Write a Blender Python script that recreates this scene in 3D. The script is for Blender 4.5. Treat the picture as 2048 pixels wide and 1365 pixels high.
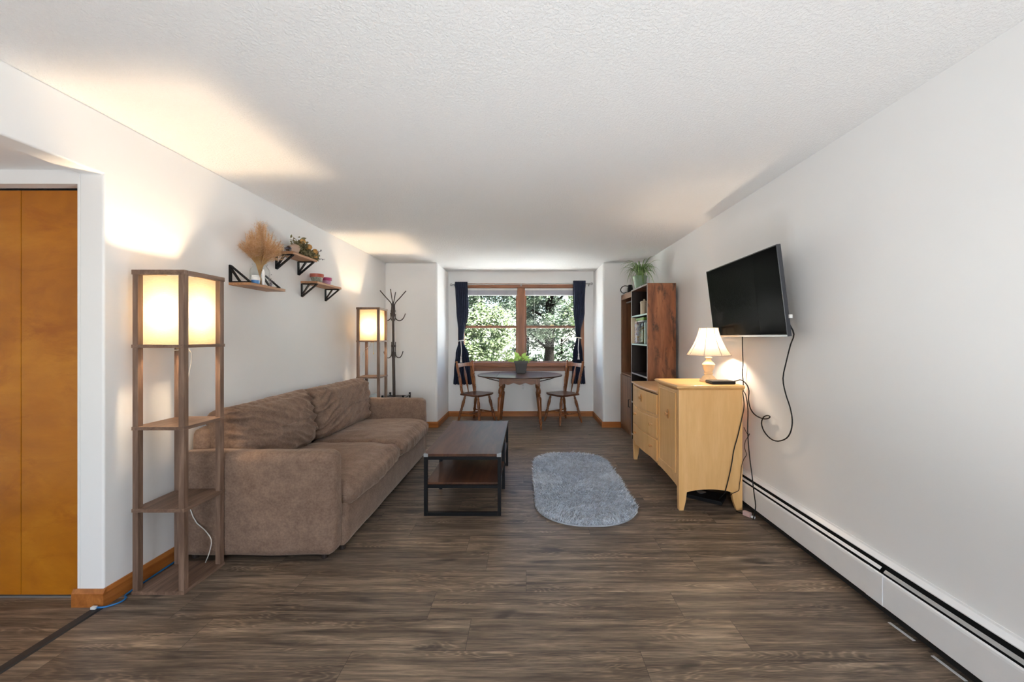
import bpy, bmesh, math, random
from mathutils import Vector, Matrix, noise

random.seed(7)
for o in list(bpy.data.objects):
    bpy.data.objects.remove(o)
SC = bpy.context.scene
COL = SC.collection
PI = math.pi

# ------------------------------------------------------------------ camera
cam_d = bpy.data.cameras.new('camera')
cam_d.sensor_width = 36.0
cam_d.sensor_fit = 'HORIZONTAL'
cam_d.lens = 777.0 / 2048.0 * 36.0
cam_d.shift_x = -29.0 / 2048.0
cam_d.shift_y = -7.5 / 2048.0
cam_d.clip_start = 0.05
cam_d.clip_end = 300
cam = bpy.data.objects.new('camera', cam_d)
COL.objects.link(cam)
cam.location = (0, 0, 1.331)
cam.rotation_euler = (PI / 2, 0, 0)
SC.camera = cam

# ------------------------------------------------------------------ world, sun, rear fill light
w = bpy.data.worlds.new('sky')
SC.world = w
w.use_nodes = True
nt = w.node_tree
nt.nodes.clear()
sky = nt.nodes.new('ShaderNodeTexSky')
sky.sky_type = 'NISHITA'
sky.sun_disc = False
sky.sun_elevation = math.radians(50)
sky.sun_rotation = math.radians(130)
bgn = nt.nodes.new('ShaderNodeBackground')
bgn.inputs['Strength'].default_value = 0.6
out = nt.nodes.new('ShaderNodeOutputWorld')
nt.links.new(sky.outputs[0], bgn.inputs[0])
nt.links.new(bgn.outputs[0], out.inputs[0])

sun_d = bpy.data.lights.new('sun', 'SUN')
sun_d.energy = 102.0
sun_d.angle = math.radians(0.6)
sun_d.color = (1.0, 0.97, 0.93)
sun = bpy.data.objects.new('sun', sun_d)
COL.objects.link(sun)
sun.rotation_euler = Vector((0.8, -0.12, 1.0)).to_track_quat('Z', 'Y').to_euler()


def area(name, loc, target, sx, sy, power, color):
    d = bpy.data.lights.new(name, 'AREA')
    d.shape = 'RECTANGLE'
    d.size = sx
    d.size_y = sy
    d.energy = power
    d.color = color
    o = bpy.data.objects.new(name, d)
    COL.objects.link(o)
    o.location = loc
    o.rotation_euler = (Vector(loc) - Vector(target)).to_track_quat('Z', 'Y').to_euler()
    return o


# added fill light at an unseen opening in the wall behind the camera
area('rear_fill_light', (0.3, -3.46, 1.5), (0.3, 0, 1.5), 1.75, 1.15, 45, (0.90, 0.95, 1.0))
SC.view_settings.view_transform = 'Standard'
SC.view_settings.look = 'None'
SC.view_settings.exposure = 1.0
SC.view_settings.gamma = 1.0
SC.view_settings.use_curve_mapping = False
SC.cycles.use_denoising = True
SC.cycles.max_bounces = 20
SC.cycles.diffuse_bounces = 16
SC.cycles.glossy_bounces = 8
SC.cycles.transparent_max_bounces = 16
SC.cycles.sample_clamp_indirect = 6.0


# ================================================================== materials
def new_mat(name):
    m = bpy.data.materials.new(name)
    m.use_nodes = True
    return m, m.node_tree, m.node_tree.nodes['Principled BSDF']


def N(nt, typ, **kw):
    n = nt.nodes.new(typ)
    for k, v in kw.items():
        setattr(n, k, v)
    return n


def coords(nt, scale=(1, 1, 1), rot=(0, 0, 0), loc=(0, 0, 0)):
    tc = N(nt, 'ShaderNodeTexCoord')
    mp = N(nt, 'ShaderNodeMapping')
    mp.inputs['Scale'].default_value = scale
    mp.inputs['Rotation'].default_value = rot
    mp.inputs['Location'].default_value = loc
    nt.links.new(tc.outputs['Object'], mp.inputs[0])
    return mp.outputs[0]


def noise_n(nt, vec, scale, detail=4, rough=0.55, dist=0.0):
    n = N(nt, 'ShaderNodeTexNoise')
    n.inputs['Scale'].default_value = scale
    n.inputs['Detail'].default_value = detail
    n.inputs['Roughness'].default_value = rough
    n.inputs['Distortion'].default_value = dist
    nt.links.new(vec, n.inputs['Vector'])
    return n.outputs['Fac']


def ramp(nt, fac, stops):
    r = N(nt, 'ShaderNodeValToRGB')
    els = r.color_ramp.elements
    while len(els) < len(stops):
        els.new(0.5)
    for e, (p, c) in zip(els, stops):
        e.position = p
        e.color = (*c, 1)
    nt.links.new(fac, r.inputs[0])
    return r.outputs[0]


def mixc(nt, fac, a, b, mode='MIX'):
    m = N(nt, 'ShaderNodeMix', data_type='RGBA', blend_type=mode)
    for sock, v in ((m.inputs[0], fac), (m.inputs[6], a), (m.inputs[7], b)):
        if hasattr(v, 'links') or isinstance(v, bpy.types.NodeSocket):
            nt.links.new(v, sock)
        elif isinstance(v, (int, float)):
            sock.default_value = v
        else:
            sock.default_value = (*v, 1)
    return m.outputs[2]


def math_n(nt, op, a, b=None, c=None):
    m = N(nt, 'ShaderNodeMath', operation=op)
    for i, v in enumerate((a, b, c)):
        if v is None:
            continue
        if isinstance(v, (int, float)):
            m.inputs[i].default_value = v
        else:
            nt.links.new(v, m.inputs[i])
    return m.outputs[0]


def bump(nt, bsdf, h, strength=0.2, dist=0.01):
    b = N(nt, 'ShaderNodeBump')
    b.inputs['Strength'].default_value = strength
    b.inputs['Distance'].default_value = dist
    nt.links.new(h, b.inputs['Height'])
    nt.links.new(b.outputs[0], bsdf.inputs['Normal'])


def plain(name, col, rough=0.5, metal=0.0, var=0.06, vscale=8, bmp=0.0, bscale=60, spec=0.5):
    m, nt, b = new_mat(name)
    v = coords(nt)
    f = noise_n(nt, v, vscale, 3)
    lo = tuple(max(0, c * (1 - var)) for c in col)
    hi = tuple(min(1, c * (1 + var)) for c in col)
    nt.links.new(ramp(nt, f, [(0.3, lo), (0.7, hi)]), b.inputs['Base Color'])
    b.inputs['Roughness'].default_value = rough
    b.inputs['Metallic'].default_value = metal
    b.inputs['Specular IOR Level'].default_value = spec
    if bmp:
        bump(nt, b, noise_n(nt, v, bscale, 3), bmp, 0.003)
    return m


def wood(name, cols, axis='z', scale=1.0, rough=0.45, patch=None, stretch=12.0, bmp=0.08, contrast=(0.3, 0.7), spec=0.5):
    """cols = dark, mid, light; grain runs along the given axis"""
    m, nt, b = new_mat(name)
    s = {'x': (1, stretch, stretch), 'y': (stretch, 1, stretch), 'z': (stretch, stretch, 1)}[axis]
    v = coords(nt, scale=tuple(k * scale for k in s))
    f = noise_n(nt, v, 1.6, 6, 0.6, 0.9)
    c = ramp(nt, f, [(contrast[0], cols[0]), (0.5, cols[1]), (contrast[1], cols[2])])
    v2 = coords(nt, scale=tuple(k * scale * 5 for k in s))
    f2 = noise_n(nt, v2, 1.5, 4, 0.6)
    c = mixc(nt, math_n(nt, 'MULTIPLY', ramp(nt, f2, [(0.35, (1, 1, 1)), (0.6, (0, 0, 0))]), 0.35), c, cols[0])
    if patch:
        vp = coords(nt, scale=tuple(1.0 if k == 1 else 2.2 for k in s))
        fp = noise_n(nt, vp, patch[1], 5, 0.65, 0.5)
        c = mixc(nt, ramp(nt, fp, [(0.52, (0, 0, 0)), (0.68, (1, 1, 1))]), c, patch[0])
    nt.links.new(c, b.inputs['Base Color'])
    b.inputs['Roughness'].default_value = rough
    b.inputs['Specular IOR Level'].default_value = spec
    if bmp:
        bump(nt, b, f2, bmp, 0.002)
    return m


def emis(name, col, strength):
    m, nt, b = new_mat(name)
    b.inputs['Base Color'].default_value = (*col, 1)
    b.inputs['Emission Color'].default_value = (*col, 1)
    b.inputs['Emission Strength'].default_value = strength
    return m


def glassy(name, tint=(1, 1, 1), refl=1.0, rough=0.02):
    m = bpy.data.materials.new(name)
    m.use_nodes = True
    nt = m.node_tree
    nt.nodes.clear()
    o = N(nt, 'ShaderNodeOutputMaterial')
    tr = N(nt, 'ShaderNodeBsdfTransparent')
    tr.inputs[0].default_value = (*tint, 1)
    gl = N(nt, 'ShaderNodeBsdfGlossy')
    gl.inputs['Roughness'].default_value = rough
    fr = N(nt, 'ShaderNodeLayerWeight')
    fr.inputs[0].default_value = 0.5
    mx = N(nt, 'ShaderNodeMixShader')
    nt.links.new(math_n(nt, 'MULTIPLY_ADD', math_n(nt, 'POWER', fr.outputs['Facing'], 3.0), 0.5 * refl, 0.03 * refl), mx.inputs[0])
    nt.links.new(tr.outputs[0], mx.inputs[1])
    nt.links.new(gl.outputs[0], mx.inputs[2])
    nt.links.new(mx.outputs[0], o.inputs[0])
    return m


def fabric_shade(name, col, weave=220, trans=0.6):
    m = bpy.data.materials.new(name)
    m.use_nodes = True
    nt = m.node_tree
    nt.nodes.clear()
    o = N(nt, 'ShaderNodeOutputMaterial')
    v = coords(nt, scale=(1, 1, 6))
    f = noise_n(nt, v, 60, 4)
    lo = tuple(c * 0.88 for c in col)
    c = ramp(nt, f, [(0.35, lo), (0.65, col)])
    tr = N(nt, 'ShaderNodeBsdfTranslucent')
    di = N(nt, 'ShaderNodeBsdfDiffuse')
    nt.links.new(c, tr.inputs[0])
    nt.links.new(c, di.inputs[0])
    mx = N(nt, 'ShaderNodeMixShader')
    mx.inputs[0].default_value = trans
    nt.links.new(di.outputs[0], mx.inputs[1])
    nt.links.new(tr.outputs[0], mx.inputs[2])
    nt.links.new(mx.outputs[0], o.inputs[0])
    return m


def leafy(name, cols, trans=0.35, rough=0.5, scale=3.0):
    m = bpy.data.materials.new(name)
    m.use_nodes = True
    nt = m.node_tree
    b = nt.nodes['Principled BSDF']
    o = nt.nodes['Material Output']
    v = coords(nt)
    f = noise_n(nt, v, scale, 4, 0.7)
    c = ramp(nt, f, [(0.3, cols[0]), (0.5, cols[1]), (0.7, cols[2])])
    nt.links.new(c, b.inputs['Base Color'])
    b.inputs['Roughness'].default_value = rough
    tr = N(nt, 'ShaderNodeBsdfTranslucent')
    nt.links.new(c, tr.inputs[0])
    mx = N(nt, 'ShaderNodeMixShader')
    mx.inputs[0].default_value = trans
    nt.links.new(b.outputs[0], mx.inputs[1])
    nt.links.new(tr.outputs[0], mx.inputs[2])
    nt.links.new(mx.outputs[0], o.inputs[0])
    return m


def floor_mat():
    m, nt, b = new_mat('dark_oak_planks')
    PW, PL = 0.19, 1.22
    tc = N(nt, 'ShaderNodeTexCoord')
    sp = N(nt, 'ShaderNodeSeparateXYZ')
    nt.links.new(tc.outputs['Object'], sp.inputs[0])
    x, y = sp.outputs[0], sp.outputs[1]
    ry = math_n(nt, 'DIVIDE', math_n(nt, 'ADD', y, 10 * PW - 1.647), PW)
    row = math_n(nt, 'FLOOR', ry)
    fy = math_n(nt, 'SUBTRACT', ry, row)
    wn = N(nt, 'ShaderNodeTexWhiteNoise', noise_dimensions='1D')
    nt.links.new(row, wn.inputs['W'])
    rx = math_n(nt, 'ADD', math_n(nt, 'DIVIDE', x, PL), math_n(nt, 'ADD', math_n(nt, 'MULTIPLY', wn.outputs['Value'], 9.0), 20))
    colm = math_n(nt, 'FLOOR', rx)
    fx = math_n(nt, 'SUBTRACT', rx, colm)
    cb = N(nt, 'ShaderNodeCombineXYZ')
    nt.links.new(row, cb.inputs[0])
    nt.links.new(colm, cb.inputs[1])
    wn2 = N(nt, 'ShaderNodeTexWhiteNoise', noise_dimensions='2D')
    nt.links.new(cb.outputs[0], wn2.inputs['Vector'])
    rid = wn2.outputs['Value']
    # grain coordinates, shifted per plank
    g = N(nt, 'ShaderNodeCombineXYZ')
    nt.links.new(math_n(nt, 'ADD', x, math_n(nt, 'MULTIPLY', rid, 57.0)), g.inputs[0])
    nt.links.new(y, g.inputs[1])
    nt.links.new(math_n(nt, 'MULTIPLY', rid, 31.0), g.inputs[2])

    def mp(s):
        k = N(nt, 'ShaderNodeMapping')
        k.inputs['Scale'].default_value = s
        nt.links.new(g.outputs[0], k.inputs[0])
        return k.outputs[0]
    n1 = noise_n(nt, mp((0.9, 13, 1)), 2.0, 6, 0.62, 0.5)
    n2 = noise_n(nt, mp((4, 95, 1)), 1.6, 5, 0.7, 0.2)
    # cathedral rings
    nd = noise_n(nt, mp((0.8, 5.2, 1)), 1.7, 3, 0.45, 0.15)
    nw = noise_n(nt, mp((9, 30, 1)), 1.0, 3, 0.6)
    arg = math_n(nt, 'ADD', math_n(nt, 'MULTIPLY', nd, 210.0), math_n(nt, 'MULTIPLY', nw, 3.5))
    ring = math_n(nt, 'MULTIPLY', math_n(nt, 'ADD', math_n(nt, 'SINE', arg), 1.0), 0.5)
    rmask = ramp(nt, noise_n(nt, mp((1.0, 5, 1)), 1.9, 3, 0.5), [(0.50, (0, 0, 0)), (0.60, (1, 1, 1))])
    c = ramp(nt, n1, [(0.26, (0.052, 0.037, 0.027)), (0.45, (0.135, 0.099, 0.072)),
                      (0.58, (0.218, 0.165, 0.120)), (0.76, (0.37, 0.285, 0.205))])
    fine = ramp(nt, n2, [(0.30, (0.42, 0.41, 0.40)), (0.50, (0.92, 0.92, 0.92)), (0.70, (1.55, 1.52, 1.48))])
    c = mixc(nt, 1.0, c, fine, 'MULTIPLY')
    rc = ramp(nt, ring, [(0.2, (0.70, 0.68, 0.66)), (0.7, (1.0, 1.0, 1.0)), (0.97, (1.55, 1.52, 1.48))])
    c = mixc(nt, math_n(nt, 'MULTIPLY', rmask, 0.75), c, mixc(nt, 1.0, c, rc, 'MULTIPLY'))
    # dark knots
    vo = N(nt, 'ShaderNodeTexNoise')
    kn = ramp(nt, noise_n(nt, mp((2.1, 7, 1)), 1.5, 2, 0.4, 0.3), [(0.65, (0, 0, 0)), (0.74, (1, 1, 1))])
    c = mixc(nt, math_n(nt, 'MULTIPLY', kn, 0.75), c, (0.022, 0.018, 0.016))
    # tone per plank
    tone = ramp(nt, rid, [(0.0, (0.84, 0.85, 0.88)), (0.5, (1, 1, 1)), (1.0, (1.14, 1.11, 1.06))])
    c = mixc(nt, 1.0, c, tone, 'MULTIPLY')
    sy = math_n(nt, 'LESS_THAN', math_n(nt, 'MINIMUM', fy, math_n(nt, 'SUBTRACT', 1.0, fy)), 0.006)
    sx = math_n(nt, 'LESS_THAN', math_n(nt, 'MINIMUM', fx, math_n(nt, 'SUBTRACT', 1.0, fx)), 0.0011)
    seam = math_n(nt, 'MAXIMUM', sy, sx)
    c = mixc(nt, math_n(nt, 'MULTIPLY', seam, 0.6), c, (0.02, 0.016, 0.013))
    nt.links.new(c, b.inputs['Base Color'])
    nt.links.new(ramp(nt, n2, [(0.3, (0.48,) * 3), (0.7, (0.38,) * 3)]), b.inputs['Roughness'])
    b.inputs['Specular IOR Level'].default_value = 0.42
    h = math_n(nt, 'SUBTRACT', math_n(nt, 'MULTIPLY', n2, 0.35), seam)
    bump(nt, b, h, 0.10, 0.002)
    return m


def ceiling_mat():
    m, nt, b = new_mat('textured_ceiling_paint')
    v = coords(nt)
    b.inputs['Base Color'].default_value = (0.945, 0.94, 0.93, 1)
    b.inputs['Roughness'].default_value = 0.9
    f = noise_n(nt, v, 80, 4, 0.62)
    f2 = noise_n(nt, v, 150, 3, 0.6)
    h = math_n(nt, 'ADD', ramp(nt, f, [(0.42, (0, 0, 0)), (0.60, (1, 1, 1))]), math_n(nt, 'MULTIPLY', f2, 0.5))
    bump(nt, b, h, 0.6, 0.0045)
    return m


def wall_mat(name='wall_paint', col=(0.905, 0.905, 0.90)):
    m, nt, b = new_mat(name)
    v = coords(nt)
    f = noise_n(nt, v, 1.3, 3)
    nt.links.new(ramp(nt, f, [(0.3, tuple(c * 0.985 for c in col)), (0.7, col)]), b.inputs['Base Color'])
    b.inputs['Roughness'].default_value = 0.6
    bump(nt, b, noise_n(nt, v, 180, 3), 0.05, 0.002)
    return m


M = {}
M['wall'] = wall_mat()
M['ceiling'] = ceiling_mat()
M['floor'] = floor_mat()
M['trim'] = wood('stained_trim_wood', ((0.27, 0.082, 0.014), (0.40, 0.135, 0.028), (0.50, 0.19, 0.045)), 'x', 1.0, 0.38)
M['trim_y'] = wood('stained_trim_wood_lengthwise', ((0.27, 0.082, 0.014), (0.40, 0.135, 0.028), (0.50, 0.19, 0.045)), 'y', 1.0, 0.38)
M['win'] = wood('window_wood', ((0.13, 0.042, 0.014), (0.215, 0.075, 0.026), (0.29, 0.108, 0.04)), 'x', 1.0, 0.4)
M['win_z'] = wood('window_wood_upright', ((0.13, 0.042, 0.014), (0.215, 0.075, 0.026), (0.29, 0.108, 0.04)), 'z', 1.0, 0.4)
M['door'] = wood('birch_veneer', ((0.36, 0.115, 0.004), (0.47, 0.165, 0.008), (0.57, 0.23, 0.018)), 'x', 0.9, 0.33, stretch=2.2,
                 patch=((0.35, 0.105, 0.004), 2.9), bmp=0.02, spec=0.4)
LW = ((0.105, 0.060, 0.040), (0.19, 0.115, 0.078), (0.28, 0.182, 0.13))
M['lampwood'] = wood('grey_brown_laminate', LW, 'z', 1.6, 0.55)
M['lampwood_y'] = wood('grey_brown_laminate_boards', LW, 'y', 1.6, 0.5)
M['shade_lin'] = fabric_shade('linen_shade', (0.60, 0.50, 0.34), trans=0.115)
M['shade_cream'] = fabric_shade('cream_shade', (0.62, 0.54, 0.42), trans=0.20)
M['shade_rib'] = plain('cream_piping', (0.62, 0.50, 0.42), 0.8)
M['bulb'] = emis('lit_bulb', (1.0, 0.74, 0.47), 410)
M['bulb_table'] = emis('lit_table_bulb', (1.0, 0.80, 0.60), 250)
M['brass'] = plain('brass', (0.75, 0.55, 0.25), 0.3, 1.0)
M['chrome'] = plain('brushed_metal', (0.62, 0.62, 0.63), 0.3, 1.0)
M['black'] = plain('black_metal', (0.007, 0.007, 0.008), 0.5, spec=0.2)
M['blackp'] = plain('black_plastic', (0.008, 0.008, 0.009), 0.5, spec=0.25)
M['bronze'] = plain('dark_bronze_metal', (0.040, 0.028, 0.024), 0.4, 0.3)
M['strip'] = plain('black_transition_strip', (0.016, 0.016, 0.018), 0.55)
M['white'] = plain('white_plastic', (0.80, 0.80, 0.79), 0.4)
M['heater'] = plain('white_enamel', (0.90, 0.90, 0.90), 0.35, var=0.02)
M['dark'] = plain('cavity_shade', (0.006, 0.006, 0.006), 0.8)  # near-black colour that stands in for shade inside gaps
M['grey'] = plain('grey_metal', (0.35, 0.35, 0.35), 0.4, 0.6)
M['navy'] = plain('navy_curtain_cloth', (0.0055, 0.011, 0.034), 0.85, var=0.2, vscale=20, bmp=0.1, bscale=300)
M['rope'] = plain('white_cord', (0.70, 0.68, 0.64), 0.8)
M['paper'] = plain('paper', (0.75, 0.76, 0.76), 0.7)
M['blue'] = plain('blue_cable', (0.015, 0.16, 0.42), 0.4)
M['blind'] = plain('white_blind', (0.62, 0.62, 0.68), 0.5)
MP = ((0.70, 0.385, 0.135), (0.80, 0.475, 0.19), (0.88, 0.55, 0.25))
M['maple'] = wood('maple', MP, 'z', 0.7, 0.36, stretch=9, contrast=(0.2, 0.8), bmp=0.02)
M['maple_y'] = wood('maple_lengthwise', MP, 'y', 0.7, 0.33, stretch=9, contrast=(0.2, 0.8), bmp=0.02)
RU = ((0.12, 0.038, 0.014), (0.27, 0.098, 0.038), (0.42, 0.17, 0.07))
M['rustic'] = wood('rustic_brown', RU, 'z', 0.9, 0.42, patch=((0.040, 0.018, 0.012), 6.0), stretch=7)
M['rustic_y'] = wood('rustic_brown_top', ((0.040, 0.018, 0.011), (0.085, 0.036, 0.020), (0.135, 0.058, 0.030)), 'y', 0.9, 0.40, stretch=7, spec=0.3)
M['darkboard'] = wood('dark_brown_board', ((0.012, 0.006, 0.005), (0.024, 0.012, 0.009), (0.04, 0.02, 0.014)), 'z', 1, 0.5)
M['cab'] = wood('warm_brown_cabinet', ((0.11, 0.046, 0.017), (0.19, 0.085, 0.034), (0.26, 0.125, 0.053)), 'z', 0.9, 0.45)
M['shelfpine'] = wood('pine_shelf_board', ((0.22, 0.105, 0.05), (0.36, 0.18, 0.085), (0.46, 0.255, 0.13)), 'y', 1.2, 0.5)
CH = ((0.12, 0.036, 0.010), (0.23, 0.080, 0.023), (0.34, 0.130, 0.042))
M['chair'] = wood('maple_stained_brown', CH, 'z', 1.6, 0.30)
M['chair_x'] = wood('stained_seat_wood', ((0.07, 0.024, 0.010), (0.12, 0.044, 0.018), (0.17, 0.066, 0.028)), 'x', 1.2, 0.28)
M['tabletop'] = wood('dark_table_top', ((0.045, 0.020, 0.014), (0.075, 0.036, 0.024), (0.11, 0.055, 0.036)), 'x', 1.0, 0.32, spec=0.35)
M['sofa'] = None
M['potgrey'] = plain('grey_plastic_pot', (0.075, 0.08, 0.085), 0.5)
M['soil'] = plain('soil', (0.06, 0.035, 0.02), 0.9, bmp=0.5)
M['potgreen'] = plain('sage_green_pot', (0.26, 0.38, 0.27), 0.5)
M['leaf1'] = leafy('young_leaf', ((0.22, 0.36, 0.06), (0.33, 0.50, 0.10), (0.45, 0.60, 0.16)), 0.3, 0.45, 20)
M['leaf2'] = leafy('spider_leaf', ((0.10, 0.20, 0.06), (0.20, 0.32, 0.11), (0.36, 0.46, 0.22)), 0.25, 0.45, 30)
M['wheat'] = leafy('dried_grass', ((0.50, 0.26, 0.13), (0.72, 0.48, 0.28), (0.92, 0.76, 0.54)), 0.4, 0.8, 32)
M['wheatstem'] = leafy('dried_stems', ((0.45, 0.25, 0.09), (0.60, 0.38, 0.16), (0.70, 0.48, 0.24)), 0.2, 0.8, 14)
M['dryleaf'] = leafy('dried_leaves', ((0.13, 0.11, 0.05), (0.25, 0.22, 0.11), (0.40, 0.34, 0.19)), 0.15, 0.8, 18)
M['dryrose'] = leafy('dried_rose', ((0.40, 0.19, 0.05), (0.58, 0.32, 0.10), (0.70, 0.44, 0.18)), 0.15, 0.8, 30)
M['kraft'] = plain('kraft_paper', (0.50, 0.36, 0.28), 0.8, bmp=0.2)
M['glass'] = glassy('clear_glass', (0.96, 0.975, 0.97), 1.2)
M['pane'] = glassy('window_pane', (0.93, 0.95, 0.95), 0.12)
M['potred'] = plain('coppery_red_paint', (0.42, 0.095, 0.06), 0.35)
M['potfloral'] = plain('green_floral_paint', (0.30, 0.32, 0.26), 0.5, var=0.5, vscale=60)
M['potmag'] = plain('magenta_paint', (0.36, 0.03, 0.13), 0.35)
M['potlilac'] = plain('lilac_paint', (0.50, 0.30, 0.46), 0.5, var=0.25, vscale=50)
M['lilac_grey'] = plain('lavender_grey', (0.20, 0.18, 0.22), 0.8)
M['teal'] = plain('pale_teal_edge', (0.50, 0.66, 0.62), 0.4)
M['alu'] = plain('grey_edge_trim', (0.36, 0.34, 0.34), 0.4)
M['cream'] = plain('cream_card', (0.66, 0.56, 0.40), 0.6)
M['bark'] = wood('bark', ((0.0018, 0.0015, 0.0012), (0.004, 0.0034, 0.003), (0.008, 0.007, 0.006)), 'z', 3, 0.95, bmp=0.5, spec=0.0)
M['pink'] = plain('pale_pink_plastic', (0.62, 0.42, 0.38), 0.5)


def sofa_mat():
    m, nt, b = new_mat('taupe_microsuede')
    v = coords(nt)
    f = noise_n(nt, v, 3.0, 5, 0.6, 0.4)
    f2 = noise_n(nt, v, 90, 3, 0.6)
    c = ramp(nt, f, [(0.3, (0.175, 0.109, 0.078)), (0.5, (0.210, 0.135, 0.097)), (0.7, (0.245, 0.162, 0.118))])
    f3 = noise_n(nt, v, 17, 4, 0.7)
    c = mixc(nt, 0.30, c, ramp(nt, f2, [(0.35, (0.10, 0.065, 0.05)), (0.65, (0.34, 0.24, 0.18))]))
    c = mixc(nt, 0.20, c, ramp(nt, f3, [(0.38, (0.11, 0.068, 0.05)), (0.62, (0.34, 0.235, 0.175))]))
    nt.links.new(c, b.inputs['Base Color'])
    b.inputs['Roughness'].default_value = 0.95
    b.inputs['Sheen Weight'].default_value = 0.35
    b.inputs['Sheen Roughness'].default_value = 0.4
    b.inputs['Sheen Tint'].default_value = (0.9, 0.75, 0.62, 1)
    b.inputs['Specular IOR Level'].default_value = 0.15
    bump(nt, b, math_n(nt, 'ADD', f2, math_n(nt, 'MULTIPLY', f, 0.6)), 0.18, 0.006)
    return m


M['sofa'] = sofa_mat()


def screen_mat():
    m, nt, b = new_mat('dark_screen_glass')
    b.inputs['Base Color'].default_value = (0.0015, 0.0015, 0.002, 1)
    b.inputs['Roughness'].default_value = 0.22
    b.inputs['Specular IOR Level'].default_value = 0.5
    b.inputs['IOR'].default_value = 1.045
    return m


M['screen'] = screen_mat()


def rug_mats():
    res = {}
    for nm, cs in (('base', ((0.36, 0.385, 0.42), (0.46, 0.49, 0.53))), ('pile', ((0.52, 0.56, 0.62), (0.84, 0.90, 0.98)))):
        m, nt, b = new_mat('grey_shag_' + nm)
        v = coords(nt)
        f = noise_n(nt, v, 5.0 if nm == 'base' else 26, 4, 0.7)
        nt.links.new(ramp(nt, f, [(0.35, cs[0]), (0.65, cs[1])]), b.inputs['Base Color'])
        b.inputs['Roughness'].default_value = 0.8
        b.inputs['Specular IOR Level'].default_value = 0.2
        res[nm] = m
    return res


RUGM = rug_mats()


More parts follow.
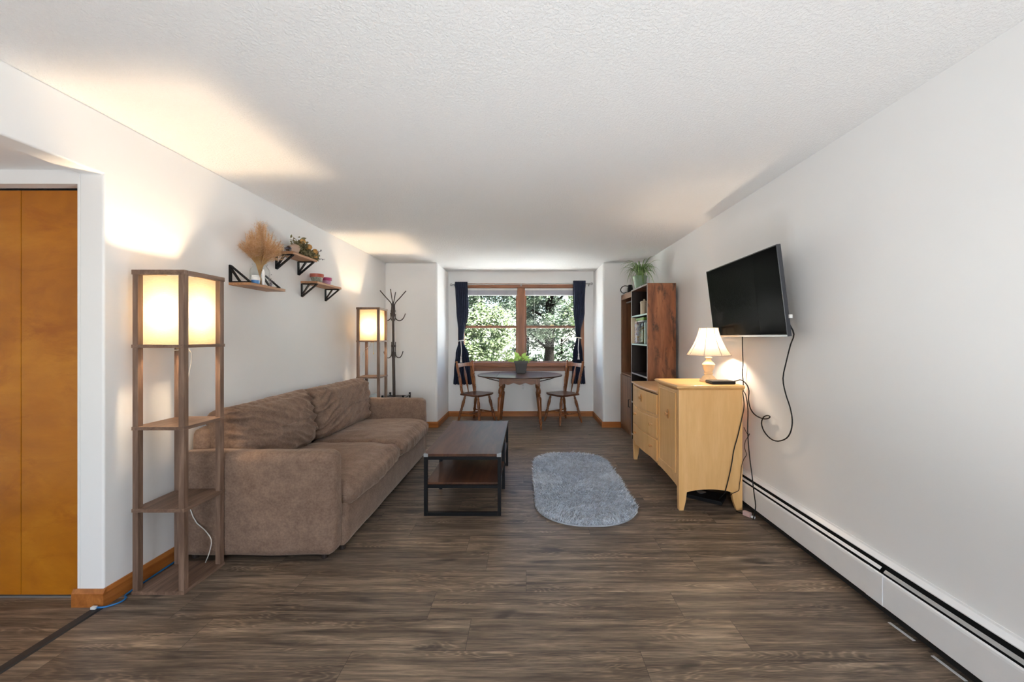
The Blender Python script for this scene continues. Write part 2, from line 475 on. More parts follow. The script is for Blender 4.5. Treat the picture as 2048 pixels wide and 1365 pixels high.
# ================================================================== mesh builder
class MB:
    def __init__(self):
        self.v = []
        self.f = []

    def add(self, vs, fs):
        n = len(self.v)
        self.v += [tuple(p) for p in vs]
        self.f += [tuple(i + n for i in f) for f in fs]
        return self

    def box(self, x0, x1, y0, y1, z0, z1, mat=None):
        if x0 > x1: x0, x1 = x1, x0
        if y0 > y1: y0, y1 = y1, y0
        if z0 > z1: z0, z1 = z1, z0
        vs = [Vector((x, y, z)) for z in (z0, z1) for y in (y0, y1) for x in (x0, x1)]
        if mat is not None:
            vs = [mat @ p for p in vs]
        fs = [(0, 2, 3, 1), (4, 5, 7, 6), (0, 1, 5, 4), (2, 6, 7, 3), (0, 4, 6, 2), (1, 3, 7, 5)]
        return self.add(vs, fs)

    def bar(self, a, b, w, h=None, up=(0, 0, 1)):
        """square bar from a to b"""
        a, b = Vector(a), Vector(b)
        h = h or w
        d = (b - a).normalized()
        u = Vector(up)
        if abs(d.dot(u)) > 0.98:
            u = Vector((0, 1, 0))
        s = d.cross(u).normalized()
        t = s.cross(d).normalized()
        vs = []
        for p in (a, b):
            for i, j in ((-1, -1), (1, -1), (1, 1), (-1, 1)):
                vs.append(p + s * (i * w / 2) + t * (j * h / 2))
        return self.add(vs, [(0, 3, 2, 1), (4, 5, 6, 7), (0, 1, 5, 4), (1, 2, 6, 5), (2, 3, 7, 6), (3, 0, 4, 7)])

    def turn(self, a, b, prof, n=16):
        """lathe along a->b; prof = [(t 0..1, radius)]"""
        a, b = Vector(a), Vector(b)
        d = (b - a)
        L = d.length
        d.normalize()
        u = Vector((1, 0, 0)) if abs(d.x) < 0.9 else Vector((0, 1, 0))
        s = d.cross(u).normalized()
        t = d.cross(s).normalized()
        vs, fs = [], []
        for (k, r) in prof:
            c = a + d * (k * L)
            for i in range(n):
                an = 2 * PI * i / n
                vs.append(c + s * (r * math.cos(an)) + t * (r * math.sin(an)))
        m = len(prof)
        for j in range(m - 1):
            for i in range(n):
                i2 = (i + 1) % n
                fs.append((j * n + i, (j + 1) * n + i, (j + 1) * n + i2, j * n + i2))
        fs.append(tuple(range(n)))
        fs.append(tuple(reversed([(m - 1) * n + i for i in range(n)])))
        return self.add(vs, fs)

    def lathe(self, c, prof, n=28, close=True):
        """prof=[(r,z)] around a vertical axis at c (x,y)"""
        vs, fs = [], []
        for (r, z) in prof:
            for i in range(n):
                an = 2 * PI * i / n
                vs.append((c[0] + r * math.cos(an), c[1] + r * math.sin(an), z))
        m = len(prof)
        for j in range(m - 1):
            for i in range(n):
                i2 = (i + 1) % n
                fs.append((j * n + i, j * n + i2, (j + 1) * n + i2, (j + 1) * n + i))
        if close:
            fs.append(tuple(reversed(range(n))))
            fs.append(tuple((m - 1) * n + i for i in range(n)))
        return self.add(vs, fs)

    def tube(self, pts, r, n=8, smooth=3):
        pts = [Vector(p) for p in pts]
        if smooth > 1 and len(pts) > 2:
            q = []
            P = [pts[0] * 2 - pts[1]] + pts + [pts[-1] * 2 - pts[-2]]
            for i in range(1, len(P) - 2):
                for k in range(smooth):
                    t = k / smooth
                    p0, p1, p2, p3 = P[i - 1], P[i], P[i + 1], P[i + 2]
                    q.append(0.5 * ((2 * p1) + (p2 - p0) * t + (2 * p0 - 5 * p1 + 4 * p2 - p3) * t * t
                                    + (3 * p1 - p0 - 3 * p2 + p3) * t ** 3))
            q.append(pts[-1])
            pts = q
        vs, fs = [], []
        prev = None
        for i, p in enumerate(pts):
            d = (pts[min(i + 1, len(pts) - 1)] - pts[max(i - 1, 0)])
            if d.length < 1e-9:
                d = Vector((0, 0, 1))
            d.normalize()
            if prev is None:
                u = Vector((0, 0, 1)) if abs(d.z) < 0.9 else Vector((1, 0, 0))
                s = d.cross(u).normalized()
            else:
                s = (prev - d * prev.dot(d))
                if s.length < 1e-6:
                    s = d.cross(Vector((0.3, 0.5, 0.8)))
                s.normalize()
            prev = s
            t = d.cross(s)
            rr = r[min(i, len(r) - 1)] if isinstance(r, (list, tuple)) else r
            for k in range(n):
                an = 2 * PI * k / n
                vs.append(p + s * (rr * math.cos(an)) + t * (rr * math.sin(an)))
        m = len(pts)
        for j in range(m - 1):
            for i in range(n):
                i2 = (i + 1) % n
                fs.append((j * n + i, j * n + i2, (j + 1) * n + i2, (j + 1) * n + i))
        fs.append(tuple(reversed(range(n))))
        fs.append(tuple((m - 1) * n + i for i in range(n)))
        return self.add(vs, fs)

    def prism(self, poly, axis, a, b):
        """extrude 2D polygon along axis; 'y': poly=(x,z), 'x': poly=(y,z), 'z': poly=(x,y)"""
        def P(p, k):
            return {'y': (p[0], k, p[1]), 'x': (k, p[0], p[1]), 'z': (p[0], p[1], k)}[axis]
        n = len(poly)
        vs = [P(p, a) for p in poly] + [P(p, b) for p in poly]
        fs = [tuple(range(n)), tuple(reversed(range(n, 2 * n)))]
        for i in range(n):
            j = (i + 1) % n
            fs.append((i, i + n, j + n, j))
        return self.add(vs, fs)

    def soft(self, x0, x1, y0, y1, z0, z1, r=0.04, bulge=(0, 0, 0), n=(14, 14, 10), wr=0.0, wfreq=6.0, seed=0, mat=None, sag=None):
        """rounded, bulging, slightly creased box"""
        cx, cy, cz = (x0 + x1) / 2, (y0 + y1) / 2, (z0 + z1) / 2
        hx, hy, hz = (x1 - x0) / 2, (y1 - y0) / 2, (z1 - z0) / 2
        h = (hx, hy, hz)
        idx, vs, fs = {}, [], []

        def vert(i, j, k):
            key = (i, j, k)
            if key in idx:
                return idx[key]
            u = [2 * i / n[0] - 1, 2 * j / n[1] - 1, 2 * k / n[2] - 1]
            p = Vector([u[a] * h[a] for a in range(3)])
            inner = Vector([max(-h[a] + r, min(h[a] - r, p[a])) for a in range(3)])
            d = p - inner
            if d.length > 1e-9:
                # keep the rounding even
                mx = max(abs(d[a]) for a in range(3))
                d = d.normalized() * mx if mx < r else d.normalized() * r
                p = inner + d
            e = [1 - u[a] ** 2 for a in range(3)]
            nv = Vector((0, 0, 0))
            for a in range(3):
                b2, c2 = [q for q in range(3) if q != a]
                nv[a] = (1 if u[a] > 0 else -1) * abs(u[a]) ** 3 * bulge[a] * (e[b2] ** 0.6) * (e[c2] ** 0.6)
            p = p + nv
            if wr:
                q = Vector((p.x * wfreq + seed, p.y * wfreq, p.z * wfreq))
                k_ = noise.noise(q) + 0.5 * noise.noise(q * 2.3)
                dirn = Vector([u[a] ** 3 for a in range(3)])
                if dirn.length > 0:
                    p += dirn.normalized() * (k_ * wr)
            if sag:
                p = sag(p, u)
            p += Vector((cx, cy, cz))
            if mat is not None:
                p = mat @ p
            idx[key] = len(vs)
            vs.append(p)
            return idx[key]
        for (a, b, c) in ((0, 1, 2), (1, 2, 0), (2, 0, 1)):
            for side in (0, n[c]):
                for i in range(n[a]):
                    for j in range(n[b]):
                        q = []
                        for (di, dj) in ((0, 0), (1, 0), (1, 1), (0, 1)):
                            t = [0, 0, 0]
                            t[a], t[b], t[c] = i + di, j + dj, side
                            q.append(vert(*t))
                        fs.append(tuple(q) if side else tuple(reversed(q)))
        return self.add(vs, fs)

    def build(self, name, mat, parent=None, smooth=False, bevel=0.0, seg=2, sub=0, mats=None, fmat=None, hard=False):
        off = Vector((0, 0, 0))
        p = parent
        while p is not None:
            off += p.location
            p = p.parent
        me = bpy.data.meshes.new(name)
        me.from_pydata([Vector(q) - off for q in self.v], [], self.f)
        me.validate()
        me.update()
        o = bpy.data.objects.new(name, me)
        COL.objects.link(o)
        me.materials.append(mat)
        for m2 in (mats or []):
            me.materials.append(m2)
        if fmat:
            for i, pl in enumerate(me.polygons):
                pl.material_index = fmat(pl)
        if parent is not None:
            o.parent = parent
        if smooth:
            me.shade_smooth()
        if bevel:
            bm_ = o.modifiers.new('bevel', 'BEVEL')
            bm_.width = bevel
            bm_.segments = seg
            bm_.limit_method = 'ANGLE'
            bm_.angle_limit = math.radians(35)
            bm_.harden_normals = hard
        if sub:
            s = o.modifiers.new('sub', 'SUBSURF')
            s.levels = sub
            s.render_levels = sub
        if smooth == 'auto':
            me.shade_smooth()
            try:
                me.set_sharp_from_angle(angle=math.radians(38))
            except Exception:
                pass
        return o


def tag(o, label, cat, group=None, kind=None):
    o['label'] = label
    o['category'] = cat
    if group:
        o['group'] = group
    if kind:
        o['kind'] = kind
    return o


def thing(name, label, cat, loc=(0, 0, 0), group=None):
    o = bpy.data.objects.new(name, None)
    o.empty_display_size = 0.1
    COL.objects.link(o)
    o.location = loc
    return tag(o, label, cat, group)


def struct(o, label, cat):
    return tag(o, label, cat, kind='structure')


def dup(root, loc, rotz=0.0, label=None, parent=None):
    c = root.copy()
    COL.objects.link(c)
    if parent is None:
        c.location = loc
        c.rotation_euler = (0, 0, rotz)
        if label:
            c['label'] = label
    else:
        c.parent = parent
    for ch in list(root.children):
        dup(ch, None, parent=c)
    return c


# ================================================================== room shell
XL, XR, H = -2.096, 1.738, 2.44
YF, YB = 5.73, 6.54          # pilaster fronts, alcove back wall
AL, AR = -1.315, 1.125       # alcove sides
HX = -2.216                  # hall side of the left wall
YJ = 1.925                   # end of the left wall

b = MB().box(-4.2, XR + 0.12, -3.6, YB + 0.12, -0.12, 0.0)
struct(b.build('floor', M['floor']), 'dark brown wood plank floor of the living room and hall', 'floor')
b = MB().box(-2.216, XR + 0.12, -3.6, YB + 0.12, H, H + 0.1)
struct(b.build('ceiling', M['ceiling']), 'white stippled ceiling over the living room', 'ceiling')
b = MB().box(-4.2, HX, -3.6, YJ + 0.85, 2.162, 2.25)
struct(b.build('ceiling', M['wall']), 'lower smooth white ceiling over the hall at left', 'ceiling')

b = MB()
b.prism([(-3.6, 2.141), (YJ, 2.141), (YJ, 0), (YB + 0.12, 0), (YB + 0.12, H), (-3.6, H)], 'x', HX, XL)
struct(b.build('wall_left', M['wall'], bevel=0.010, seg=3, smooth=True, hard=True), 'white left wall with a wide opening to the hall', 'wall')
b = MB().box(XR, XR + 0.12, -3.6, YB + 0.12, 0, H)
struct(b.build('wall_right', M['wall']), 'long white right wall behind the television', 'wall')
# alcove
b = MB().box(XL, AL, YF, YB + 0.12, 0, H)
struct(b.build('wall_back_left', M['wall'], bevel=0.035, seg=4, smooth=True, hard=True), 'white wall pier left of the window alcove', 'wall')
b = MB().box(AR, XR, YF, YB + 0.12, 0, H)
struct(b.build('wall_back_right', M['wall'], bevel=0.035, seg=4, smooth=True, hard=True), 'white wall pier right of the window alcove', 'wall')
WX0, WX1, WZ0, WZ1 = -1.11, 0.925, 0.86, 2.18
b = MB()
b.box(AL, WX0, YB, YB + 0.12, 0, H)
b.box(WX1, AR, YB, YB + 0.12, 0, H)
b.box(WX0, WX1, YB, YB + 0.12, 0, WZ0)
b.box(WX0, WX1, YB, YB + 0.12, WZ1, H)
struct(b.build('wall_back', M['wall']), 'white alcove wall around the double window', 'wall')
# unseen rear wall; its opening is added to let in light
b = MB()
b.box(-4.2, -0.6, -3.6, -3.48, 0, H)
b.box(1.2, XR, -3.6, -3.48, 0, H)
b.box(-0.6, 1.2, -3.6, -3.48, 0, 0.9)
b.box(-0.6, 1.2, -3.6, -3.48, 2.1, H)
struct(b.build('wall_rear', M['wall']), 'white wall behind the viewer with an opening added for light', 'wall')
# hall
b = MB()
b.box(-4.2, -4.1, -3.6, YJ, 0, 2.162)
b.box(-4.1, -2.96, YJ, YJ + 0.06, 0, 2.162)
b.box(-2.96, -2.225, YJ, YJ + 0.06, 2.092, 2.162)
b.box(-2.225, HX, YJ, YJ + 0.75, 0, 2.162)
b.box(-2.99, -2.96, YJ + 0.06, YJ + 0.75, 0, 2.162)
b.box(-2.99, HX, YJ + 0.72, YJ + 0.75, 0, 2.162)
struct(b.build('wall_hall', M['wall']), 'white hall wall framing the closet doors', 'wall')

# closet bifold door
door = thing('door_1', 'honey brown birch bifold closet doors in the hall', 'door', (-2.59, 2.0, 0))
door['kind'] = 'structure'
for (x0, x1) in ((-2.590 - 0.365, -2.589), (-2.585, -2.228)):
    MB().box(x0, x1, 1.988, 2.018, 0.012, 2.083).build('door_leaf', M['door'], door, bevel=0.002)
MB().box(-2.955, -2.228, 1.985, 2.02, 0.0, 0.007).build('floor_track', M['grey'], door)
MB().box(-2.955, -2.228, 1.995, 2.02, 2.084, 2.092).build('head_gap_shade', M['dark'], door)  # dark strip painting the shade in the gap above the doors

# transition strip in the opening
b = MB().prism([(-2.125, 0.0), (-2.075, 0.0), (-2.081, 0.006), (-2.119, 0.006)], 'y', -2.5, 1.905)
struct(b.build('trim_1', M['strip']), 'black floor transition strip across the hall opening', 'trim')


def baseprof(d, h=0.085, t=0.014):
    return [(0, 0), (t, 0), (t, h * 0.78), (t * 0.6, h * 0.92), (t * 0.4, h), (0, h)]


b = MB()
b.prism([(XL + p[0], p[1]) for p in baseprof(1)], 'y', YJ, YF)
b.prism([(YJ - p[0], p[1]) for p in baseprof(1)], 'x', XL + 0.014, -2.24)
struct(b.build('baseboard_left', M['trim_y']), 'brown wood baseboard along the left wall', 'baseboard')
b = MB()
b.prism([(YF - p[0], p[1]) for p in baseprof(1)], 'x', XL, AL + 0.014)
b.prism([(AL + p[0], p[1]) for p in baseprof(1)], 'y', YF, YB)
b.prism([(YB - p[0], p[1]) for p in baseprof(1)], 'x', AL, AR)
b.prism([(AR - p[0], p[1]) for p in baseprof(1)], 'y', YF, YB)
b.prism([(YF - p[0], p[1]) for p in baseprof(1)], 'x', AR - 0.014, XR)
struct(b.build('baseboard_back', M['trim']), 'brown wood baseboard round the window alcove', 'baseboard')

# ------------------------------------------------------------------ window
win = thing('window_1', 'brown wood double window with four panes in the alcove', 'window', (-0.09, YB, WZ0))
win['kind'] = 'structure'
y0, y1 = YB - 0.022, YB + 0.004
b = MB()
b.box(-1.15, -1.075, y0, y1, 0.905, 2.16)
b.box(0.892, 0.967, y0, y1, 0.905, 2.16)
b.build('side_casing', M['win_z'], win, bevel=0.004)
MB().box(-1.15, 0.967, y0, y1, 2.16, 2.235).build('head_casing', M['win'], win, bevel=0.004)
MB().box(-1.165, 0.982, YB - 0.045, YB, 0.826, 0.842).build('window_sill', M['win'], win, bevel=0.005)
MB().box(-1.15, 0.967, YB - 0.026, YB + 0.10, 0.842, 0.905).build('bottom_casing', M['win'], win, bevel=0.006)
MB().box(-1.15, 0.967, y0, y1, 0.765, 0.826).build('apron', M['win'], win, bevel=0.006)
MB().box(-0.146, -0.036, YB - 0.022, YB + 0.10, 0.905, 2.16).build('mullion', M['win_z'], win, bevel=0.006)
b = MB()
b.box(-1.11, -1.085, YB, YB + 0.12, 0.905, 2.18)
b.box(0.90, 0.925, YB, YB + 0.12, 0.905, 2.18)
b.box(-1.11, 0.925, YB, YB + 0.12, 2.155, 2.18)
b.box(-1.11, 0.925, YB + 0.08, YB + 0.12, 0.86, 0.925)
b.build('jamb', M['win_z'], win)


def sash(x0, x1, z0, z1, yy, stl, rt, rb):
    b = MB()
    b.box(x0, x0 + stl, yy, yy + 0.032, z0, z1)
    b.box(x1 - stl, x1, yy, yy + 0.032, z0, z1)
    b.box(x0 + stl, x1 - stl, yy, yy + 0.032, z0, z0 + rb)
    b.box(x0 + stl, x1 - stl, yy, yy + 0.032, z1 - rt, z1)
    s = b.build('sash', M['win_z'], win, bevel=0.003)
    MB().box(x0 + stl - 0.003, x1 - stl + 0.003, yy + 0.014, yy + 0.018, z0 + rb - 0.003, z1 - rt + 0.003).build('pane', M['pane'], s)
    return s


for (x0, x1) in ((-1.085, -0.146), (-0.036, 0.90)):
    sash(x0, x1, 1.485, 2.155, YB + 0.066, 0.034, 0.03, 0.045)
    s = sash(x0, x1, 0.907, 1.530, YB + 0.030, 0.034, 0.045, 0.012)
    xm = (x0 + x1) / 2
    MB().box(xm - 0.03, xm + 0.03, YB + 0.022, YB + 0.045, 1.530, 1.542).build('sash_lock', M['brass'], s, bevel=0.003)

# blinds
for i, (x0, x1) in enumerate(((-1.075, -0.155), (-0.027, 0.892))):
    t = thing('window_blind', ['raised white mini blind over the left half of the window',
                               'raised white mini blind over the right half of the window'][i], 'blind',
              ((x0 + x1) / 2, YB + 0.01, 2.1), 'mini blinds')
    MB().box(x0, x1, YB - 0.004, YB + 0.024, 2.122, 2.157).build('headrail', M['white'], t, bevel=0.002)
    b = MB()
    for k in range(18):
        z = 2.048 + k * 0.0041
        b.box(x0 + 0.004, x1 - 0.004, YB - 0.003, YB + 0.022, z, z + 0.0022)
    b.build('slats', M['blind'], t)
    MB().box(x0 + 0.004, x1 - 0.004, YB - 0.002, YB + 0.021, 2.034, 2.046).build('bottom_rail', M['white'], t, bevel=0.002)
    for fx in (0.10, 0.46, 0.82):
        xx = x0 + (x1 - x0) * fx
        MB().tube([(xx, YB - 0.006, 2.125), (xx + 0.012, YB - 0.007, 2.075), (xx, YB - 0.006, 2.034)], 0.0016, 5).build('ladder_cord', M['white'], t)
    xx = x0 + 0.06 if i == 0 else x0 + 0.13
    MB().tube([(xx, YB - 0.012, 2.12), (xx + 0.004, YB - 0.014, 1.8), (xx, YB - 0.014, 1.38)], 0.0035, 6).build('tilt_wand', M['glass'], t)
    MB().tube([(xx + 0.03, YB - 0.012, 2.12), (xx + 0.03, YB - 0.014, 1.60), (xx + 0.028, YB - 0.014, 1.56)], 0.002, 6).build('pull_cord', M['white'], t)

# curtain rod and curtains
YC = YB - 0.085
t = thing('curtain_rod', 'thin grey metal curtain rod above the window', 'curtain rod', (-0.08, YC, 2.21))
MB().turn((-1.235, YC, 2.205), (1.065, YC, 2.222), [(0, 0.008), (1, 0.008)]).build('rod', M['grey'], t, smooth='auto')
for x, z in ((-1.25, 2.205), (1.08, 2.222)):
    b = MB()
    b.turn((x - 0.022, YC, z), (x + 0.022, YC, z), [(0, 0.006), (0.1, 0.016), (0.3, 0.022), (0.7, 0.022), (0.9, 0.016), (1, 0.006)])
    b.build('finial', M['chrome'], t, smooth='auto')
for x in (-1.21, -0.09, 1.045):
    b = MB()
    b.box(x - 0.006, x + 0.006, YC, YB - (0.022 if abs(x) < 1 else 0.0), 2.206, 2.216)
    b.box(x - 0.01, x + 0.01, YB - 0.026 if abs(x) < 1 else YB - 0.004, YB - (0.022 if abs(x) < 1 else 0.0), 2.19, 2.233)
    b.build('rod_bracket', M['grey'], t)


def curtain(rows, label, ztie, xt, flip):
    """rows=[(z, x0, x1)] top to bottom"""
    t = thing('curtain', label, 'curtain', ((rows[0][1] + rows[0][2]) / 2, YC, rows[0][0]), 'navy curtains')
    nz, nx = 60, 72
    ztop, zbot = rows[0][0], rows[-1][0]
    vs, fs = [], []

    def lerp(z):
        for (a, b_) in zip(rows, rows[1:]):
            if z <= a[0] and z >= b_[0]:
                k = (a[0] - z) / (a[0] - b_[0])
                k = k * k * (3 - 2 * k)
                return a[1] + (b_[1] - a[1]) * k, a[2] + (b_[2] - a[2]) * k
        return rows[-1][1], rows[-1][2]
    for side in (0, 1):
        for j in range(nz + 1):
            z = ztop + (zbot - ztop) * j / nz
            x0, x1 = lerp(z)
            for i in range(nx + 1):
                u = i / nx
                amp = 0.016 + 0.012 * min(1, abs(z - ztie) * 1.5)
                ph = u * 6.5 * 2 * PI + 0.5 * math.sin(z * 4)
                y = YC + 0.004 + amp * math.sin(ph) * (0.85 if z < ztop - 0.05 else 0.9)
                if z > 2.13:
                    kk = min(1, (z - 2.13) / 0.04)
                    y = y * (1 - kk) + kk * (YC - 0.020 + 0.006 * math.sin(ph))
                y = min(y, YB - 0.028)
                x = x0 + (x1 - x0) * u + 0.006 * math.sin(ph * 2 + z * 5)
                vs.append((x, y - (0.002 if side else 0), z + (0.002 * math.sin(ph) if j == nz else 0)))
    W = nx + 1
    S = (nz + 1) * W
    for j in range(nz):
        for i in range(nx):
            a = j * W + i
            fs.append((a, a + 1, a + W + 1, a + W))
            fs.append((S + a, S + a + W, S + a + W + 1, S + a + 1))
    for i in range(nx):
        fs.append((i, S + i, S + i + 1, i + 1))
        a = nz * W + i
        fs.append((a, a + 1, S + a + 1, S + a))
    for j in range(nz):
        a = j * W
        fs.append((a, a + W, S + a + W, S + a))
        a = j * W + nx
        fs.append((a, S + a, S + a + W, a + W))
    MB().add(vs, fs).build('cloth', M['navy'], t, smooth=True)
    x0, x1 = lerp(ztie)
    ring = []
    for k in range(25):
        an = 2 * PI * k / 24
        ring.append(((x0 + x1) / 2 + ((x1 - x0) / 2 + 0.012) * math.cos(an), YC + 0.003 + 0.036 * math.sin(an), ztie + 0.008 * math.cos(an) * flip))
    MB().tube(ring, 0.0075, 8, 2).build('tieback', M['rope'], t, smooth=True)
    b = MB()
    b.tube([(xt, YC - 0.042, ztie - 0.01), (xt + 0.012 * flip, YC - 0.044, ztie - 0.16), (xt + 0.005 * flip, YC - 0.044, ztie - 0.27)], 0.0065, 8)
    b.turn((xt + 0.005 * flip, YC - 0.044, ztie - 0.26), (xt + 0.005 * flip, YC - 0.044, ztie - 0.36), [(0, 0.008), (0.15, 0.013), (0.3, 0.009), (1, 0.019)])
    b.build('tassel', M['rope'], t, smooth='auto')
    return t


curtain([(2.25, -1.182, -0.975), (1.75, -1.165, -0.965), (1.38, -1.135, -1.035), (1.27, -1.122, -1.055), (1.05, -1.17, -0.965), (0.75, -1.20, -0.915), (0.545, -1.215, -0.90)],
        'navy curtain tied back on the left side of the window', 1.275, -1.085, 1)
curtain([(2.27, 0.775, 0.985), (1.75, 0.785, 0.965), (1.42, 0.815, 0.90), (1.32, 0.828, 0.897), (1.05, 0.775, 0.935), (0.75, 0.765, 0.968), (0.555, 0.745, 0.98)],
        'navy curtain tied back on the right side of the window', 1.325, 0.865, -1)

# wall outlet
t = thing('wall_outlet', 'white wall outlet low under the window behind the table', 'outlet', (-0.06, YB, 0.5))
MB().box(-0.097, -0.023, YB - 0.006, YB, 0.44, 0.56).build('cover_plate', M['heater'], t, bevel=0.002)
for z in (0.475, 0.525):
    MB().box(-0.077, -0.043, YB - 0.008, YB - 0.005, z - 0.017, z + 0.017).build('socket', M['paper'], t, bevel=0.003)

# ================================================================== outside
b = MB().box(-30, 30, YB + 0.5, 70, -1.3, -1.2)
m, nt, bs = new_mat('pale_pavement')
v = coords(nt)
nt.links.new(ramp(nt, noise_n(nt, v, 0.8, 4), [(0.35, (0.50, 0.50, 0.46)), (0.6, (0.70, 0.68, 0.65))]), bs.inputs['Base Color'])
struct(b.build('ground', m), 'pale paved ground outside the window', 'ground')


def leaves(mb, centre, rad, n, size):
    for _ in range(n):
        d = Vector((random.gauss(0, 1), random.gauss(0, 1), random.gauss(0, 1)))
        d.normalize()
        p = Vector(centre) + Vector((d.x * rad[0], d.y * rad[1], d.z * rad[2])) * random.uniform(0.3, 1.0)
        a = Vector((random.gauss(0, 1), random.gauss(0, 1) - 0.3, random.gauss(0, 0.6))).normalized()
        nrm = (Vector((random.gauss(0, 0.6), random.gauss(0, 0.6) - 0.3, 1.0))).normalized()
        s = a.cross(nrm)
        if s.length < 0.01:
            continue
        s.normalize()
        L = size * random.uniform(0.6, 1.3)
        W = L * 0.42
        t = nrm.cross(s).normalized()
        mb.add([p - t * L * 0.5, p + s * W - t * L * 0.05 + nrm * L * 0.08, p + t * L * 0.55, p - s * W - t * L * 0.05 + nrm * L * 0.08],
               [(0, 1, 2), (0, 2, 3)])


def tree(x, y, trunk_r, h, crown, label, mat, nclus, leafn, size, lean=0.0):
    t = thing('tree', label, 'tree', (x, y, -1.2), 'trees outside the window')
    b = MB()
    pts = [(x, y, -1.2), (x + lean * 0.4, y, 0.6), (x + lean, y, h)]
    b.tube(pts, [trunk_r * (1 - 0.07 * k) for k in range(8)], 10, 3)
    for k in range(7):
        a = random.uniform(0, 2 * PI)
        z = random.uniform(0.7, h * 0.9)
        L = random.uniform(0.8, 1.6)
        b.tube([(x + lean * z / h, y, z), (x + math.cos(a) * L * .5, y + math.sin(a) * L * .4, z + .35), (x + math.cos(a) * L, y + math.sin(a) * L * .8, z + .8)],
               [trunk_r * 0.3, trunk_r * 0.25, trunk_r * 0.2, trunk_r * .16, trunk_r * .12, trunk_r * .08, trunk_r * .05], 6, 3)
    b.build('trunk', M['bark'], t, smooth=True)
    b = MB()
    cx, cy, cz, rx, ry, rz = crown
    for _ in range(nclus):
        while True:
            q = Vector((random.uniform(-1, 1), random.uniform(-1, 1), random.uniform(-1, 1)))
            if q.length < 1:
                break
        c = (cx + q.x * rx, cy + q.y * ry, cz + q.z * rz)
        r = random.uniform(0.16, 0.34)
        leaves(b, c, (r * 1.25, r * 1.1, r * 0.7), leafn, size)
    b.build('foliage', mat, t)
    return t


M['fol1'] = leafy('sunlit_maple_leaves', ((0.03, 0.048, 0.018), (0.06, 0.082, 0.034), (0.11, 0.13, 0.065)), 0.35, 0.5, 2.0)  # paler copy of the leaf colour, sunlight put into the tone
M['fol2'] = leafy('shaded_maple_leaves', ((0.014, 0.027, 0.015), (0.028, 0.042, 0.024), (0.046, 0.062, 0.034)), 0.3, 0.45, 2.0)  # darker copy of the leaf colour, shade put into the tone
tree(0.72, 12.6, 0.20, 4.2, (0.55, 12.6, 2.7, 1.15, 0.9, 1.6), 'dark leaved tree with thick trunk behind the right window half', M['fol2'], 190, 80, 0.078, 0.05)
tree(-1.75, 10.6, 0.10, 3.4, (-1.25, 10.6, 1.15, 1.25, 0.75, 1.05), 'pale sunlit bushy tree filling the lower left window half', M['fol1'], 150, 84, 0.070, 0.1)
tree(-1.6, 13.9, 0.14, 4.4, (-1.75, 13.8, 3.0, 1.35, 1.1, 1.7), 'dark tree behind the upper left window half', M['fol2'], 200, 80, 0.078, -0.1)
tree(1.95, 10.0, 0.09, 3.6, (1.80, 10.0, 2.45, 0.8, 0.75, 1.1), 'sunlit leafy tree at the upper right edge of the window', M['fol1'], 100, 84, 0.070, -0.2)
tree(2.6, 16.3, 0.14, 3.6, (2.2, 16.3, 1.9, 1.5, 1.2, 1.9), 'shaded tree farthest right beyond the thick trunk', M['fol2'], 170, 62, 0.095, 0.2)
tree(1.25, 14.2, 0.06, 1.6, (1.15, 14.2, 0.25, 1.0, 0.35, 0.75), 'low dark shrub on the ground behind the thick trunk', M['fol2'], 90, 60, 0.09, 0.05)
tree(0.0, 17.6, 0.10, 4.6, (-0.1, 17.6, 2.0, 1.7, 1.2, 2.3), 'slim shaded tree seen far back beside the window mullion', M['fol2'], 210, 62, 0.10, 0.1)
tree(-3.3, 17.4, 0.12, 4.6, (-3.3, 17.4, 2.0, 1.4, 1.2, 2.4), 'shaded tree far back at the left edge of the window', M['fol2'], 150, 62, 0.10, 0.1)

